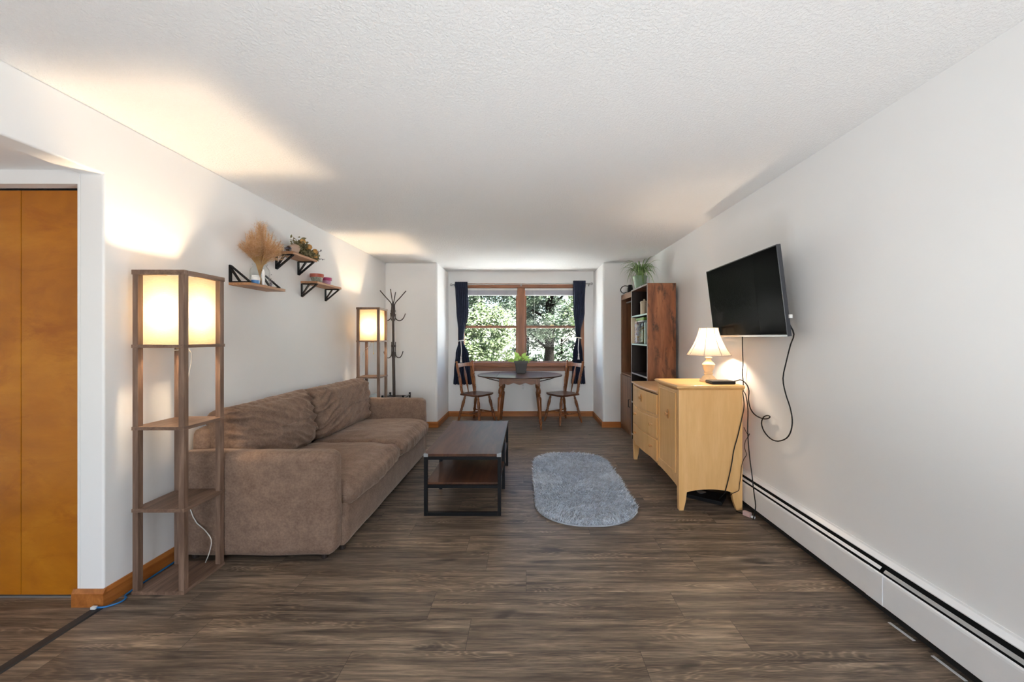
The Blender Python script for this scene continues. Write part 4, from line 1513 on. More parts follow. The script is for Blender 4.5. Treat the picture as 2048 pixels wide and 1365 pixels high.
def knob(parent, y, z, x, oval=False, name='knob'):
    if oval:
        b = MB()
        V = []
        F = []
        n = 20
        for (s, xo) in ((1.0, 0.0), (1.0, -0.003), (0.8, -0.005)):
            for k in range(n):
                a = 2 * PI * k / n
                V.append((x + xo, y + 0.028 * s * math.cos(a), z + 0.040 * s * math.sin(a)))
        for j in range(2):
            for k in range(n):
                k2 = (k + 1) % n
                F.append((j * n + k, j * n + k2, (j + 1) * n + k2, (j + 1) * n + k))
        F.append(tuple(2 * n + k for k in range(n)))
        F.append(tuple(reversed(range(n))))
        b.add(V, F)
        b.build('backplate', M['knob'], parent, smooth='auto')
    MB().turn((x, y, z), (x - 0.026, y, z), [(0, 0.011), (0.15, 0.009), (0.4, 0.007), (0.55, 0.010), (0.72, 0.015), (0.9, 0.014), (1.0, 0.006)], 16).build(name, M['knob'], parent, smooth='auto')


ya, yb = DYM + 0.012, DY1 - 0.042
d1 = bowed(ya, yb, 0.640, 0.815, DX0 - 0.012, 'drawer', dip0=0.010)
knob(d1, 3.83, 0.735, DX0 - 0.012 - bow(3.83), True)
d2 = bowed(ya, yb, 0.432, 0.612, DX0 - 0.012, 'drawer', dip1=0.018)
d3 = bowed(ya, yb, 0.225, 0.410, DX0 - 0.012, 'drawer')
for d, z in ((d2, 0.532), (d3, 0.335)):
    for y in (3.57, 4.05):
        knob(d, y, z, DX0 - 0.012 - bow(y))
# rails between the drawers, with light bead
for (z0_, z1_, e0, e1) in ((0.614, 0.637, 0.018, 0.010), (0.412, 0.430, 0, 0)):
    bowed(ya - 0.01, yb + 0.006, z0_ + 0.001, z1_ - 0.001, DX0 - 0.005, 'drawer_rail', e0, e1, th=0.016, bev=0.003)
# door section
MB().box(DX0 - 0.002, DX0 + 0.018, DYM - 0.022, DYM + 0.012, 0.195, 0.925).build('front_post', MA, dr, bevel=0.003)
dd = MB()
dd.box(DX0 - 0.004, DX0 + 0.012, DY0 + 0.036, DYM - 0.024, 0.245, 0.918)
dd = dd.build('door', MA, dr, bevel=0.002)
b = MB()
yy0, yy1, zz0, zz1 = DY0 + 0.055, DYM - 0.042, 0.268, 0.895
b.box(DX0 - 0.010, DX0 - 0.003, yy0, yy0 + 0.010, zz0, zz1)
b.box(DX0 - 0.010, DX0 - 0.003, yy1 - 0.010, yy1, zz0, zz1)
b.box(DX0 - 0.010, DX0 - 0.003, yy0 + 0.010, yy1 - 0.010, zz0, zz0 + 0.010)
b.box(DX0 - 0.010, DX0 - 0.003, yy0 + 0.010, yy1 - 0.010, zz1 - 0.010, zz1)
b.build('door_moulding', MA, dd, bevel=0.003)
knob(dd, 3.205, 0.700, DX0 - 0.004, True)
# arched bottom rail
pts = [(DY0 + 0.030, 0.246), (DY0 + 0.030, 0.165)]
for k in range(1, 20):
    u = k / 20
    pts.append((DY0 + 0.03 + (DY1 - 0.066 - DY0) * u, 0.165 + 0.035 * math.sin(PI * u) ** 0.6))
pts += [(DY1 - 0.036, 0.165), (DY1 - 0.036, 0.224), (DYM, 0.224), (DYM, 0.246)]
MB().prism(pts, 'x', DX0 + 0.002, DX0 + 0.018).build('bottom_rail', MA, dr)

# ------------------------------------------------------------------ table lamp
tl = thing('table_lamp', 'small cream bell shade lamp with turned wooden base on the dresser', 'lamp', (1.520, 3.245, ZH))
LX, LY = 1.520, 3.245
MB().lathe((LX, LY), [(0.068, ZH), (0.070, ZH + 0.012), (0.062, ZH + 0.022), (0.052, ZH + 0.030), (0.048, ZH + 0.040), (0.034, ZH + 0.050), (0.030, ZH + 0.060),
                      (0.036, ZH + 0.066), (0.036, ZH + 0.072), (0.028, ZH + 0.078), (0.034, ZH + 0.092), (0.044, ZH + 0.118), (0.046, ZH + 0.135), (0.050, ZH + 0.142),
                      (0.044, ZH + 0.152), (0.030, ZH + 0.166), (0.020, ZH + 0.178), (0.018, ZH + 0.190), (0.028, ZH + 0.195), (0.028, ZH + 0.202), (0.014, ZH + 0.208), (0.012, ZH + 0.225)], 28) \
    .build('lamp_base', plain('pickled_wood', (0.80, 0.62, 0.38), 0.4, var=0.1, vscale=20), tl, smooth='auto')
MB().lathe((LX, LY), [(0.017, ZH + 0.225), (0.017, ZH + 0.285), (0.012, ZH + 0.29)], 14).build('socket', M['brass'], tl, smooth='auto')
MB().lathe((LX, LY), [(0.010, ZH + 0.292), (0.014, ZH + 0.30), (0.026, ZH + 0.335), (0.028, ZH + 0.352), (0.022, ZH + 0.370), (0.008, ZH + 0.380), (0.001, ZH + 0.381)], 14).build('bulb', M['bulb_table'], tl, smooth=True)
NP = 8
prof = []
for k in range(13):
    u = k / 12
    z = 1.182 + 0.226 * u
    r = 0.074 + (0.172 - 0.074) * (1 - u) ** 1.55
    prof.append((r, z))
V, F = [], []
sub = 4
for (r, z) in prof:
    for k in range(NP):
        a0 = 2 * PI * (k + 0.2) / NP
        a1 = 2 * PI * (k + 1.2) / NP
        p0 = Vector((math.cos(a0), math.sin(a0), 0)) * r
        p1 = Vector((math.cos(a1), math.sin(a1), 0)) * r
        for s in range(sub):
            p = p0.lerp(p1, s / sub)
            V.append((LX + p.x, LY + p.y, z))
n = NP * sub
for j in range(len(prof) - 1):
    for k in range(n):
        k2 = (k + 1) % n
        F.append((j * n + k, j * n + k2, (j + 1) * n + k2, (j + 1) * n + k))
sh = MB().add(V, F).build('lamp_shade', M['shade_cream'], tl)
b = MB()
for k in range(NP):
    a0 = 2 * PI * (k + 0.2) / NP
    b.tube([(LX + (r + 0.001) * math.cos(a0), LY + (r + 0.001) * math.sin(a0), z) for (r, z) in prof], 0.0026, 6, 1)
b.tube([(LX + 0.0735 * math.cos(2 * PI * (k + 0.2) / NP), LY + 0.0735 * math.sin(2 * PI * (k + 0.2) / NP), 1.408) for k in range(NP + 1)], 0.003, 6, 1)
b.tube([(LX + 0.172 * math.cos(2 * PI * (k + 0.2) / NP), LY + 0.172 * math.sin(2 * PI * (k + 0.2) / NP), 1.182) for k in range(NP + 1)], 0.003, 6, 1)
b.build('piping', M['shade_rib'], sh)
b = MB()
b.tube([(LX - 0.072, LY, 1.404), (LX, LY, 1.395), (LX + 0.072, LY, 1.404)], 0.0015, 5)
b.tube([(LX, LY - 0.015, 1.25), (LX, LY - 0.04, 1.30), (LX, LY - 0.036, 1.36), (LX, LY, 1.395), (LX, LY + 0.036, 1.36), (LX, LY + 0.04, 1.30), (LX, LY + 0.015, 1.25)], 0.0015, 5)
b.build('harp', M['brass'], tl)

# streaming box on the dresser
t = MB().box(1.450, 1.635, 3.03, 3.155, ZH, ZH + 0.026).build('media_box', M['blackp'], None, bevel=0.008, seg=3)
tag(t, 'small flat black media box on the dresser in front of the lamp', 'electronics')

# ================================================================== television
tv = thing('television', 'flat screen television mounted tilted on the right wall', 'television', (1.57, 2.875, 1.618))
c = Vector((1.578, 2.875, 1.618))
ey = Vector((0.034, 1.004, 0)).normalized()
ez = Vector((-0.068, 0, 0.565)).normalized()
ex = ey.cross(ez).normalized()
ez = ex.cross(ey).normalized()
R = Matrix(((ex.x, ey.x, ez.x, c.x), (ex.y, ey.y, ez.y, c.y), (ex.z, ey.z, ez.z, c.z), (0, 0, 0, 1)))
TW, THH = 1.004 / 2, 0.569 / 2
MB().box(0.0, 0.026, -TW, TW, -THH, THH, R).build('bezel', plain('dark_grey_plastic', (0.035, 0.037, 0.045), 0.35), tv, bevel=0.002)
MB().box(-0.0012, 0.0005, -TW + 0.007, TW - 0.007, -THH + 0.014, THH - 0.007, R).build('screen', M['screen'], tv)
MB().box(-0.002, 0.001, -TW + 0.002, TW - 0.002, -THH, -THH + 0.009, R).build('bottom_strip', M['chrome'], tv)
MB().box(0.026, 0.050, -0.36, 0.36, -0.20, 0.06, R).build('back_housing', M['blackp'], tv, bevel=0.006)
b = MB()
b.box(1.72, XR, 2.65, 3.10, 1.52, 1.72)
b.box(1.62, 1.725, 2.72, 2.74, 1.50, 1.74)
b.box(1.62, 1.725, 3.01, 3.03, 1.50, 1.74)
b.build('wall_mount', M['black'], tv)
p = R @ Vector((0.02, -TW - 0.004, -0.165))
MB().box(p.x, p.x + 0.02, p.y - 0.003, p.y + 0.02, p.z - 0.008, p.z + 0.014).build('plug', M['white'], tv, bevel=0.001)

# cords
CW = 1.715


def wp(px, py, X=CW):
    """point on the vertical plane x = X"""
    Y = X * 777.0 / (px - 1053.0)
    return (X, Y, 1.331 - (py - 675.0) * Y / 777.0)


pts = [(1.62, 2.40, 1.42), (1.655, 2.405, 1.35)] + [wp(*q) for q in ((1581, 690), (1573, 722), (1566, 757), (1571, 787), (1580, 815), (1584.5, 840), (1582, 862), (1573, 877), (1556, 883), (1541, 878),
      (1528, 863), (1523, 847), (1527, 835), (1535, 831.5), (1540, 834), (1536, 837.5), (1526, 838), (1511, 831), (1501, 818), (1497, 800), (1498, 782), (1493, 769))]
pts += [(1.69, 3.06, 0.995), (1.665, 3.08, 0.985), (1.636, 3.10, 0.975)]
t = MB().tube(pts, 0.0042, 8, 3).build('video_cable', M['blackp'], None, smooth=True)
tag(t, 'thick black cable hanging from the television in a big loop by the wall', 'cable')
pts = [(1.70, 3.06, 1.36)] + [wp(*q) for q in ((1485, 700), (1486, 730), (1484.5, 745), (1486.5, 765), (1486.8, 782))]
pts += [(1.705, 3.02, 0.88), (1.690, 2.965, 0.78), (1.668, 2.93, 0.62), (1.664, 2.90, 0.45), (1.662, 2.86, 0.30), (1.655, 2.83, 0.21), (1.645, 2.79, 0.12), (1.638, 2.795, 0.05), (1.632, 2.80, 0.015)]
t = MB().tube(pts, 0.0038, 8, 3).build('black_cable', M['blackp'], None, smooth=True)
tag(t, 'black power cord running straight down from the television past the heater to the floor', 'cable')


def ep(px, py, Y=2.974):
    return ((px - 1053.0) * Y / 777.0, Y, 1.331 - (py - 675.0) * Y / 777.0)


pts = [(1.676, 3.02, 0.93)] + [ep(*q) for q in ((1487.5, 800), (1488, 815), (1485, 832), (1481, 850), (1475, 875), (1468, 900), (1464, 925), (1459, 950), (1452, 978))] + [(1.525, 3.0, 0.12), (1.51, 3.05, 0.06)]
t = MB().tube(pts, 0.0036, 8, 3).build('black_cable', M['blackp'], None, smooth=True)
tag(t, 'black cord draped across the near end panel of the dresser', 'cable')
pts = [ep(*q) for q in ((1488, 855), (1491, 862), (1496, 870), (1499, 868), (1497, 873), (1491, 882), (1489, 895), (1492, 905), (1493, 911), (1487, 920), (1483, 935), (1482, 950), (1479, 970), (1477, 982), (1466, 987))]
pts += [(1.585, 3.02, 0.10)]
t = MB().tube(pts, 0.0022, 6, 3).build('thin_wire', M['blackp'], None, smooth=True)
tag(t, 'thin kinked black wire at the right edge of the dresser end', 'cable')

# things under the dresser
t = thing('electronics_box', 'flat black electronics box lying on the floor under the dresser', 'electronics', (1.5, 3.12, 0))
Rb = Matrix.Translation((1.475, 3.225, 0.0)) @ Matrix.Rotation(math.radians(-37), 4, 'Z')
MB().box(-0.17, 0.15, -0.10, 0.09, 0.004, 0.034, Rb).build('case', M['blackp'], t, bevel=0.004)
b = MB()
V, F = [], []
for k in range(16):
    a = 2 * PI * k / 16
    rr = 0.036 * (1 + 0.15 * math.sin(3 * a))
    q = Rb @ Vector((-0.03 + rr * math.cos(a), 0.02 + rr * math.sin(a), 0.0))
    V.append((q.x, q.y, 0.0335))
for k in range(16):
    V.append((V[k][0], V[k][1], 0.036))
F = [tuple(range(16, 32))] + [(k, (k + 1) % 16, 16 + (k + 1) % 16, 16 + k) for k in range(16)]
b.add(V, F).build('sticker', M['grey'], t)
t = thing('power_adapter', 'pale pink plug adapter with white stub on the floor by the dresser leg', 'adapter', (1.61, 2.90, 0))
Ra = Matrix.Translation((1.640, 2.885, 0.0)) @ Matrix.Rotation(math.radians(-60), 4, 'Z')
MB().box(-0.03, 0.025, -0.012, 0.016, 0.001, 0.034, Ra).build('body', M['pink'], t, bevel=0.003)
MB().box(0.025, 0.05, -0.002, 0.018, 0.001, 0.014, Ra).build('plug', M['white'], t, bevel=0.002)
MB().tube([(1.628, 2.905, 0.008), (1.618, 2.925, 0.007), (1.605, 2.945, 0.006), (1.595, 2.955, 0.006)], 0.004, 6).build('lead', M['blackp'], t, smooth=True)

# ================================================================== baseboard heater
ht = thing('baseboard_heater', 'long white metal baseboard heater along the right wall', 'heater', (1.70, 2.0, 0))
HY0, HY1 = -1.5, 4.36
b = MB()
b.prism([(XR, 0.275), (XR - 0.004, 0.275), (XR - 0.006, 0.266), (XR - 0.032, 0.253), (XR - 0.032, 0.249), (XR - 0.004, 0.260), (XR - 0.004, 0.0), (XR, 0.0)], 'y', HY0, HY1)
b.build('back_plate', M['heater'], ht)
MB().prism([(XR - 0.0045, 0.245), (XR - 0.008, 0.245), (XR - 0.008, 0.17), (XR - 0.050, 0.15), (XR - 0.050, 0.03), (XR - 0.0045, 0.03)], 'y', HY0, HY1).build('fins_and_shade_liner', M['dark'], ht)  # fin block plus a near-black liner that puts shade into the slots


def cover(y0_, y1_, name, dx=0.0):
    X = XR - 0.062 - dx
    o_ = [(X + 0.008, 0.2085 + dx), (X + 0.005, 0.2075 + dx), (X + 0.0015, 0.203 + dx), (X, 0.194), (X, 0.066), (X + 0.004, 0.062), (X + 0.012, 0.060)]
    i_ = [(p[0] + (0.002 if 2 < k < 5 else 0.0012), p[1] - (0.002 if k < 3 else -0.001)) for k, p in enumerate(o_)]
    b = MB()
    b.prism(o_ + list(reversed(i_)), 'y', y0_, y1_)
    return b.build(name, M['heater'], ht)


cover(HY0, 1.835, 'front_cover')
cover(1.905, HY1, 'front_cover')
cover(1.828, 1.918, 'joint_cover', 0.0025)


def damper(y0_, y1_, dz=0.0):
    b = MB()
    b.prism([(XR - 0.048, 0.2190 + dz), (XR - 0.042, 0.2275 + dz), (XR - 0.037, 0.2315 + dz), (XR - 0.036, 0.2300 + dz), (XR - 0.040, 0.2255 + dz), (XR - 0.046, 0.2175 + dz)], 'y', y0_, y1_)
    b.build('damper', M['heater'] if dz == 0 else plain('grey_damper', (0.42, 0.42, 0.41), 0.4), ht)  # nearer damper is greyer and set slightly lower


damper(1.86, HY1)
damper(HY0, 1.84, -0.004)
MB().box(XR - 0.064, XR, HY1 - 0.003, HY1 + 0.003, 0.05, 0.262).build('end_cap', M['heater'], ht)
for (ya_, yb_, xx, sk) in ((1.70, 1.81, 1.690, 0.012), (1.50, 1.62, 1.692, 0.010), (1.30, 1.49, 1.690, 0.0)):
    b = MB()
    b.add([(xx, ya_, 0.0012), (xx + 0.013, ya_, 0.0012), (xx + 0.013 - sk * 0.6, yb_, 0.0012), (xx - sk * 0.6, yb_, 0.0012),
           (xx, ya_, 0.003), (xx + 0.013, ya_, 0.003), (xx + 0.013 - sk * 0.6, yb_, 0.003), (xx - sk * 0.6, yb_, 0.003)],
          [(0, 3, 2, 1), (4, 5, 6, 7), (0, 1, 5, 4), (1, 2, 6, 5), (2, 3, 7, 6), (3, 0, 4, 7)])
    t = b.build('paper_strip', M['paper'])
    tag(t, {1.70: 'white paper strip on the floor under the heater, farther from the viewer', 1.50: 'longer white strip on the floor under the heater near the bottom right',
            1.30: 'white strip under the heater nearest the viewer at the picture edge'}[ya_], 'paper', 'paper scraps under the heater')

# ================================================================== wall shelves
def tri_bracket(y, z, up, parent):
    """flat-bar triangle: depth 0.142, height 0.118"""
    b = MB()
    s = 1 if up else -1
    bw, bt = 0.024, 0.008
    x0 = XL + 0.004
    A = Vector((x0, y, z))                  # corner at the wall and the board
    T = Vector((x0, y, z + s * 0.118))      # vertical end
    F_ = Vector((x0 + 0.140, y, z))         # front tip
    b.bar(A, T, bt, bw, up=(0, 1, 0))
    b.bar(A, F_, bt, bw, up=(0, 1, 0))
    b.bar(T, F_, bt, bw, up=(0, 1, 0))
    b.bar(T + Vector((0.003, 0, -0.02 * s)), A + Vector((0.070, 0, 0)), bt, bw * 0.9, up=(0, 1, 0))
    return b.build('bracket', M['black'], parent)


def wall_shelf(y0_, y1_, ztop, up, yb_, label):
    t = thing('wall_shelf', label, 'shelf', (XL, (y0_ + y1_) / 2, ztop), 'bracket wall shelves')
    MB().box(XL + 0.002, XL + 0.158, y0_, y1_, ztop - 0.020, ztop).build('board', M['shelfpine'], t, bevel=0.002)
    for y in yb_:
        tri_bracket(y, ztop + 0.004 if up else ztop - 0.025, up, t)
    return t


ZA, ZBb, ZC = 1.718, 2.046, 1.852
wall_shelf(2.73, 3.125, ZA, True, (2.745, 3.07), 'wooden wall shelf with upright black brackets, holding the glass jar')
wall_shelf(3.225, 3.60, ZBb, False, (3.25, 3.565), 'highest wooden wall shelf, holding the dried bouquet')
wall_shelf(3.60, 4.07, ZC, False, (3.62, 4.045), 'wooden wall shelf farthest from the viewer, holding two painted pots')

# jar with dried grass
JX, JY = -2.028, 2.955
t = MB().lathe((JX, JY), [(0.055, ZA + 0.001), (0.062, ZA + 0.006), (0.064, ZA + 0.02), (0.064, ZA + 0.115), (0.058, ZA + 0.135), (0.046, ZA + 0.150), (0.045, ZA + 0.156), (0.050, ZA + 0.160), (0.050, ZA + 0.172)], 32, close=False).build('glass_jar', M['glass'], None, smooth='auto')
tag(t, 'clear glass jar on the nearest wall shelf holding dried grass', 'jar')
bq = thing('dried_grass_bunch', 'fluffy tan dried grass bunch standing in the glass jar', 'dried flowers', (JX, JY, ZA + 0.01))
stems, fluff = MB(), MB()
rs = random.Random(11)


def clampx(p):
    p.x = max(p.x, XL + 0.006)
    return p


for i in range(210):
    a = rs.uniform(0, 2 * PI)
    rr = rs.uniform(0, 1) ** 0.55
    hgt = rs.uniform(0.15, 0.29) * (1.0 - 0.62 * rr * rr)
    top = Vector((JX + 0.030 + math.cos(a) * rr * 0.125, JY + math.sin(a) * rr * 0.195, ZA + 0.175 + hgt))
    if i % 9 == 0:
        top = Vector((JX + 0.01 + rs.uniform(-.03, .03), JY + rs.uniform(-.05, .05), ZA + 0.175 + rs.uniform(0.26, 0.305)))
    clampx(top)
    base = Vector((JX + math.cos(a) * 0.02, JY + math.sin(a) * 0.03, ZA + 0.165))
    low = Vector((JX - math.cos(a) * 0.02, JY - math.sin(a) * 0.02, ZA + 0.02))
    mid = (base + top) / 2 + Vector((0, 0, 0.02)) + Vector((math.cos(a), math.sin(a), 0)) * 0.012
    stems.tube([low, base, clampx(mid), top], 0.0011, 4, 2)
    # fine tufts along the upper part
    for k in range(62):
        u = rs.uniform(0.30, 1.05)
        c_ = mid.lerp(top, (u - 0.5) * 2) if u > 0.5 else base.lerp(mid, u * 2)
        d = Vector((rs.gauss(0, 1), rs.gauss(0, 1), rs.gauss(0.7, 0.8))).normalized() * rs.uniform(0.010, 0.034)
        s = d.cross(Vector((rs.gauss(0, 1), rs.gauss(0, 1), rs.gauss(0, 1)))).normalized() * 0.0008
        e = clampx(c_ + d)
        fluff.add([c_ - s, c_ + s, e + s * 0.4, e - s * 0.4], [(0, 1, 2, 3)])
stems.build('stems', M['wheatstem'], bq)
o = fluff.build('seed_heads', M['wheat'], bq)
o['kind'] = 'stuff'

t = MB().lathe((-1.984, 2.845), [(0.018, ZA + 0.001), (0.024, ZA + 0.006), (0.029, ZA + 0.030)], 22)
t2 = thing('small_pot', 'small blue and white pot beside the glass jar', 'pot', (-1.984, 2.845, ZA))
t.build('pot', plain('blue_glaze', (0.07, 0.22, 0.52), 0.3), t2, smooth='auto')
MB().lathe((-1.984, 2.845), [(0.029, ZA + 0.0302), (0.029, ZA + 0.052), (0.024, ZA + 0.056), (0.025, ZA + 0.066), (0.021, ZA + 0.066), (0.021, ZA + 0.05)], 22).build('rim', M['white'], t2, smooth='auto')
t = MB().lathe((-1.957, 2.890), [(0.010, ZA + 0.001), (0.011, ZA + 0.10), (0.006, ZA + 0.108), (0.006, ZA + 0.118)], 16).build('white_tube', M['white'], None, smooth='auto')
tag(t, 'slim white tube standing in front of the glass jar', 'bottle')
b = MB()
rs = random.Random(2)
b.tube([(-1.948, 2.965, ZA + 0.001), (-1.948, 2.962, ZA + 0.03), (-1.947, 2.96, ZA + 0.05)], 0.003, 5)
leaves_state = random.getstate()
for k in range(70):
    p = Vector((-1.948 + rs.gauss(0, 0.004), 2.962 + rs.gauss(0, 0.014), ZA + 0.006 + abs(rs.gauss(0, 0.024))))
    d = Vector((rs.gauss(0, 1), rs.gauss(0, 1), rs.gauss(0, 1))).normalized() * 0.009
    s = d.cross(Vector((0.3, 0.2, 1))).normalized() * 0.004
    b.add([p - s, p + s, p + d], [(0, 1, 2)])
t = b.build('dried_sprig', M['lilac_grey'])
tag(t, 'small grey dried sprig at the right of the glass jar', 'dried flowers')

# dried wrapped bouquet on the upper shelf
bq = thing('dried_bouquet', 'wrapped bouquet of dried roses and leaves lying on the highest shelf', 'dried flowers', (-2.0, 3.45, ZBb))
b = MB()
V, F = [], []
n = 18
for j, (u, r) in enumerate(((0, 0.026), (0.3, 0.030), (0.6, 0.036), (1.0, 0.046))):
    cy, cz, cx = 3.275 + 0.09 * u, ZBb + 0.030 + 0.020 * u, -2.005
    for k in range(n):
        a = 2 * PI * k / n
        rr = r * (1 + 0.10 * math.sin(4 * a))
        V.append((cx + rr * math.cos(a), cy, max(ZBb + 0.001, cz + rr * math.sin(a))))
for j in range(3):
    for k in range(n):
        k2 = (k + 1) % n
        F.append((j * n + k, (j + 1) * n + k, (j + 1) * n + k2, j * n + k2))
b.add(V, F).build('paper_wrap', M['kraft'], bq, smooth='auto')
b = MB()
for k in range(14):
    b.tube([(-2.005 + rs.gauss(0, 0.008), 3.228 + rs.uniform(0, .01), ZBb + 0.02 + abs(rs.gauss(0, 0.008))), (-2.005 + rs.gauss(0, 0.01), 3.34, ZBb + 0.035 + abs(rs.gauss(0, 0.008)))], 0.002, 5, 1)
b.build('stems', M['lilac_grey'], bq)
b = MB()
for k in range(1100):
    u = rs.uniform(0, 1) ** 0.8
    cy = 3.35 + 0.30 * u
    rad = 0.068 * (1 - 0.30 * u)
    a = rs.uniform(0, 2 * PI)
    q = rs.uniform(0.2, 1)
    p = Vector((-1.985 + math.cos(a) * rad * q * 0.9, cy, ZBb + 0.062 * (1 - u * 0.8) + 0.012 + math.sin(a) * rad * q * (1 - 0.35 * u)))
    if u < 0.35:
        p.z += 0.045 * rs.uniform(0, 1)
    p.z = max(p.z, ZBb + 0.004)
    clampx(p)
    d = Vector((rs.gauss(0, 1), rs.gauss(0.3, 1), rs.gauss(0.2, 1))).normalized() * rs.uniform(0.022, 0.040)
    s = d.cross(Vector((rs.gauss(0, 1), rs.gauss(0, 1), rs.gauss(0, 1)))).normalized() * 0.009
    e = clampx(p + d)
    e.z = max(e.z, ZBb + 0.002)
    m1 = clampx(p + d * 0.5 + s)
    m2 = clampx(p + d * 0.5 - s)
    m1.z = max(m1.z, ZBb + 0.002)
    m2.z = max(m2.z, ZBb + 0.002)
    b.add([p, m1, e, m2], [(0, 1, 2, 3)])
b.build('leaves', M['dryleaf'], bq)
for (x, y, z, r) in ((-1.955, 3.395, ZBb + 0.118, 0.024), (-1.945, 3.475, ZBb + 0.088, 0.027), (-1.94, 3.56, ZBb + 0.066, 0.025), (-1.99, 3.44, ZBb + 0.11, 0.024), (-1.945, 3.58, ZBb + 0.028, 0.017)):
    b = MB()
    for k in range(60):
        a = rs.uniform(0, 2 * PI)
        e_ = rs.uniform(-0.6, 1.4)
        d = Vector((math.cos(a) * math.cos(e_), math.sin(a) * math.cos(e_), math.sin(e_)))
        p = Vector((x, y, z)) + d * r * rs.uniform(0.5, 0.9)
        s = d.cross(Vector((0, 0, 1)))
        if s.length < 0.05:
            continue
        s.normalize()
        tt = s.cross(d)
        w_ = r * 0.42
        b.add([p - s * w_ - tt * w_, p + s * w_ - tt * w_, p + s * w_ * .7 + tt * w_ + d * w_ * .5, p - s * w_ * .7 + tt * w_ + d * w_ * .5], [(0, 1, 2, 3)])
    b.build('rose', M['dryrose'], bq)
b = MB()
for (p0, p1) in (((-1.96, 3.58, ZBb + 0.06), (-1.93, 3.665, ZBb + 0.10)), ((-1.96, 3.60, ZBb + 0.015), (-1.93, 3.70, ZBb + 0.028))):
    p0, p1 = Vector(p0), Vector(p1)
    b.tube([p0, p1], 0.0015, 4, 1)
    for k in range(16):
        q = p0.lerp(p1, rs.uniform(0.4, 1))
        d = Vector((rs.gauss(0, 1), rs.gauss(0, 1), rs.gauss(0, 1))).normalized() * 0.016
        s = d.cross(Vector((0.2, 0.1, 1))).normalized() * 0.004
        b.add([q, q + d * .6 + s, q + d, q + d * .6 - s], [(0, 1, 2, 3)])
b.build('twigs', M['lilac_grey'], bq)


def flowerpot(x, y, z, r, h, m1, m2, label):
    t = thing('flower_pot', label, 'pot', (x, y, z), 'painted flower pots')
    MB().lathe((x, y), [(r * 0.66, z + 0.001), (r * 0.70, z + 0.004), (r * 0.90, z + h * 0.66)], 28).build('body', m2, t, smooth='auto')
    MB().lathe((x, y), [(r * 0.90, z + h * 0.64), (r, z + h * 0.65), (r * 1.02, z + h), (r * 0.90, z + h), (r * 0.86, z + h * 0.66)], 28).build('rim', m1, t, smooth='auto')


flowerpot(-2.026, 3.755, ZC, 0.060, 0.088, M['potred'], M['potfloral'], 'painted flower pot with coppery red rim and green pattern')
flowerpot(-2.036, 3.955, ZC, 0.048, 0.083, M['potmag'], M['potlilac'], 'painted flower pot with magenta rim and lilac body')

# ================================================================== coat rack and side rack
cr = thing('coat_rack', 'dark metal coat rack with curved hooks in the far left corner', 'coat rack', (-1.755, 5.10, 0))
CX, CY = -1.752, 5.12
MB().turn((CX + 0.012, CY, 0.03), (CX - 0.008, CY, 1.80), [(0, 0.019), (0.62, 0.019), (0.63, 0.015), (0.98, 0.015), (1, 0.008)], 16).build('pole', M['bronze'], cr, smooth='auto')
for k in range(4):
    a = math.radians(45 + 90 * k)
    MB().tube([(CX + 0.012, CY, 0.10), (CX + 0.10 * math.cos(a), CY + 0.10 * math.sin(a), 0.11), (CX + 0.17 * math.cos(a), CY + 0.17 * math.sin(a), 0.07), (CX + 0.19 * math.cos(a), CY + 0.19 * math.sin(a), 0.011)], 0.009, 8, 4).build('foot', M['bronze'], cr, smooth=True)
for k in range(4):
    a = math.radians(8 + 90 * k)
    c_, s_ = math.cos(a), math.sin(a)
    pr = [(0.165, 1.945), (0.09, 1.855), (0.024, 1.775), (0.020, 1.70), (0.020, 1.63), (0.035, 1.575), (0.075, 1.55), (0.115, 1.565), (0.140, 1.60), (0.158, 1.645)]
    MB().tube([(CX - 0.006 + r * c_, CY + r * s_, z) for (r, z) in pr], 0.0065, 8, 4).build('hook', M['bronze'], cr, smooth=True)
    a = math.radians(30 + 90 * k)
    c_, s_ = math.cos(a), math.sin(a)
    pr = [(0.024, 1.27), (0.024, 1.16), (0.030, 1.09), (0.055, 1.062), (0.085, 1.065), (0.108, 1.10), (0.122, 1.145)]
    MB().tube([(CX + r * c_, CY + r * s_, z) for (r, z) in pr], 0.0065, 8, 4).build('hook', M['bronze'], cr, smooth=True)
b = MB()
b.lathe((CX - 0.006, CY), [(0.030, 1.66), (0.032, 1.665), (0.032, 1.685), (0.030, 1.69)], 18)
b.lathe((CX, CY), [(0.030, 1.20), (0.032, 1.205), (0.032, 1.225), (0.030, 1.23)], 18)
b.build('collar', M['bronze'], cr)

sr = thing('side_rack', 'low black metal rack with dark top in the far left corner', 'rack', (-1.83, 5.5, 0))
for (x, y) in ((-1.985, 5.35), (-1.70, 5.35), (-1.985, 5.66), (-1.70, 5.66)):
    MB().box(x - 0.011, x + 0.011, y - 0.011, y + 0.011, 0, 0.528).build('post', M['black'], sr)
for z in (0.16, 0.485):
    MB().box(-1.985, -1.70, 5.35, 5.66, z - 0.008, z + 0.004).build('shelf', M['darkboard'], sr)
b = MB()
b.bar((-1.70, 5.35, 0.50), (-1.70, 5.66, 0.50), 0.010)
b.bar((-1.985, 5.35, 0.50), (-1.985, 5.66, 0.50), 0.010)
b.build('side_rail', M['grey'], sr)

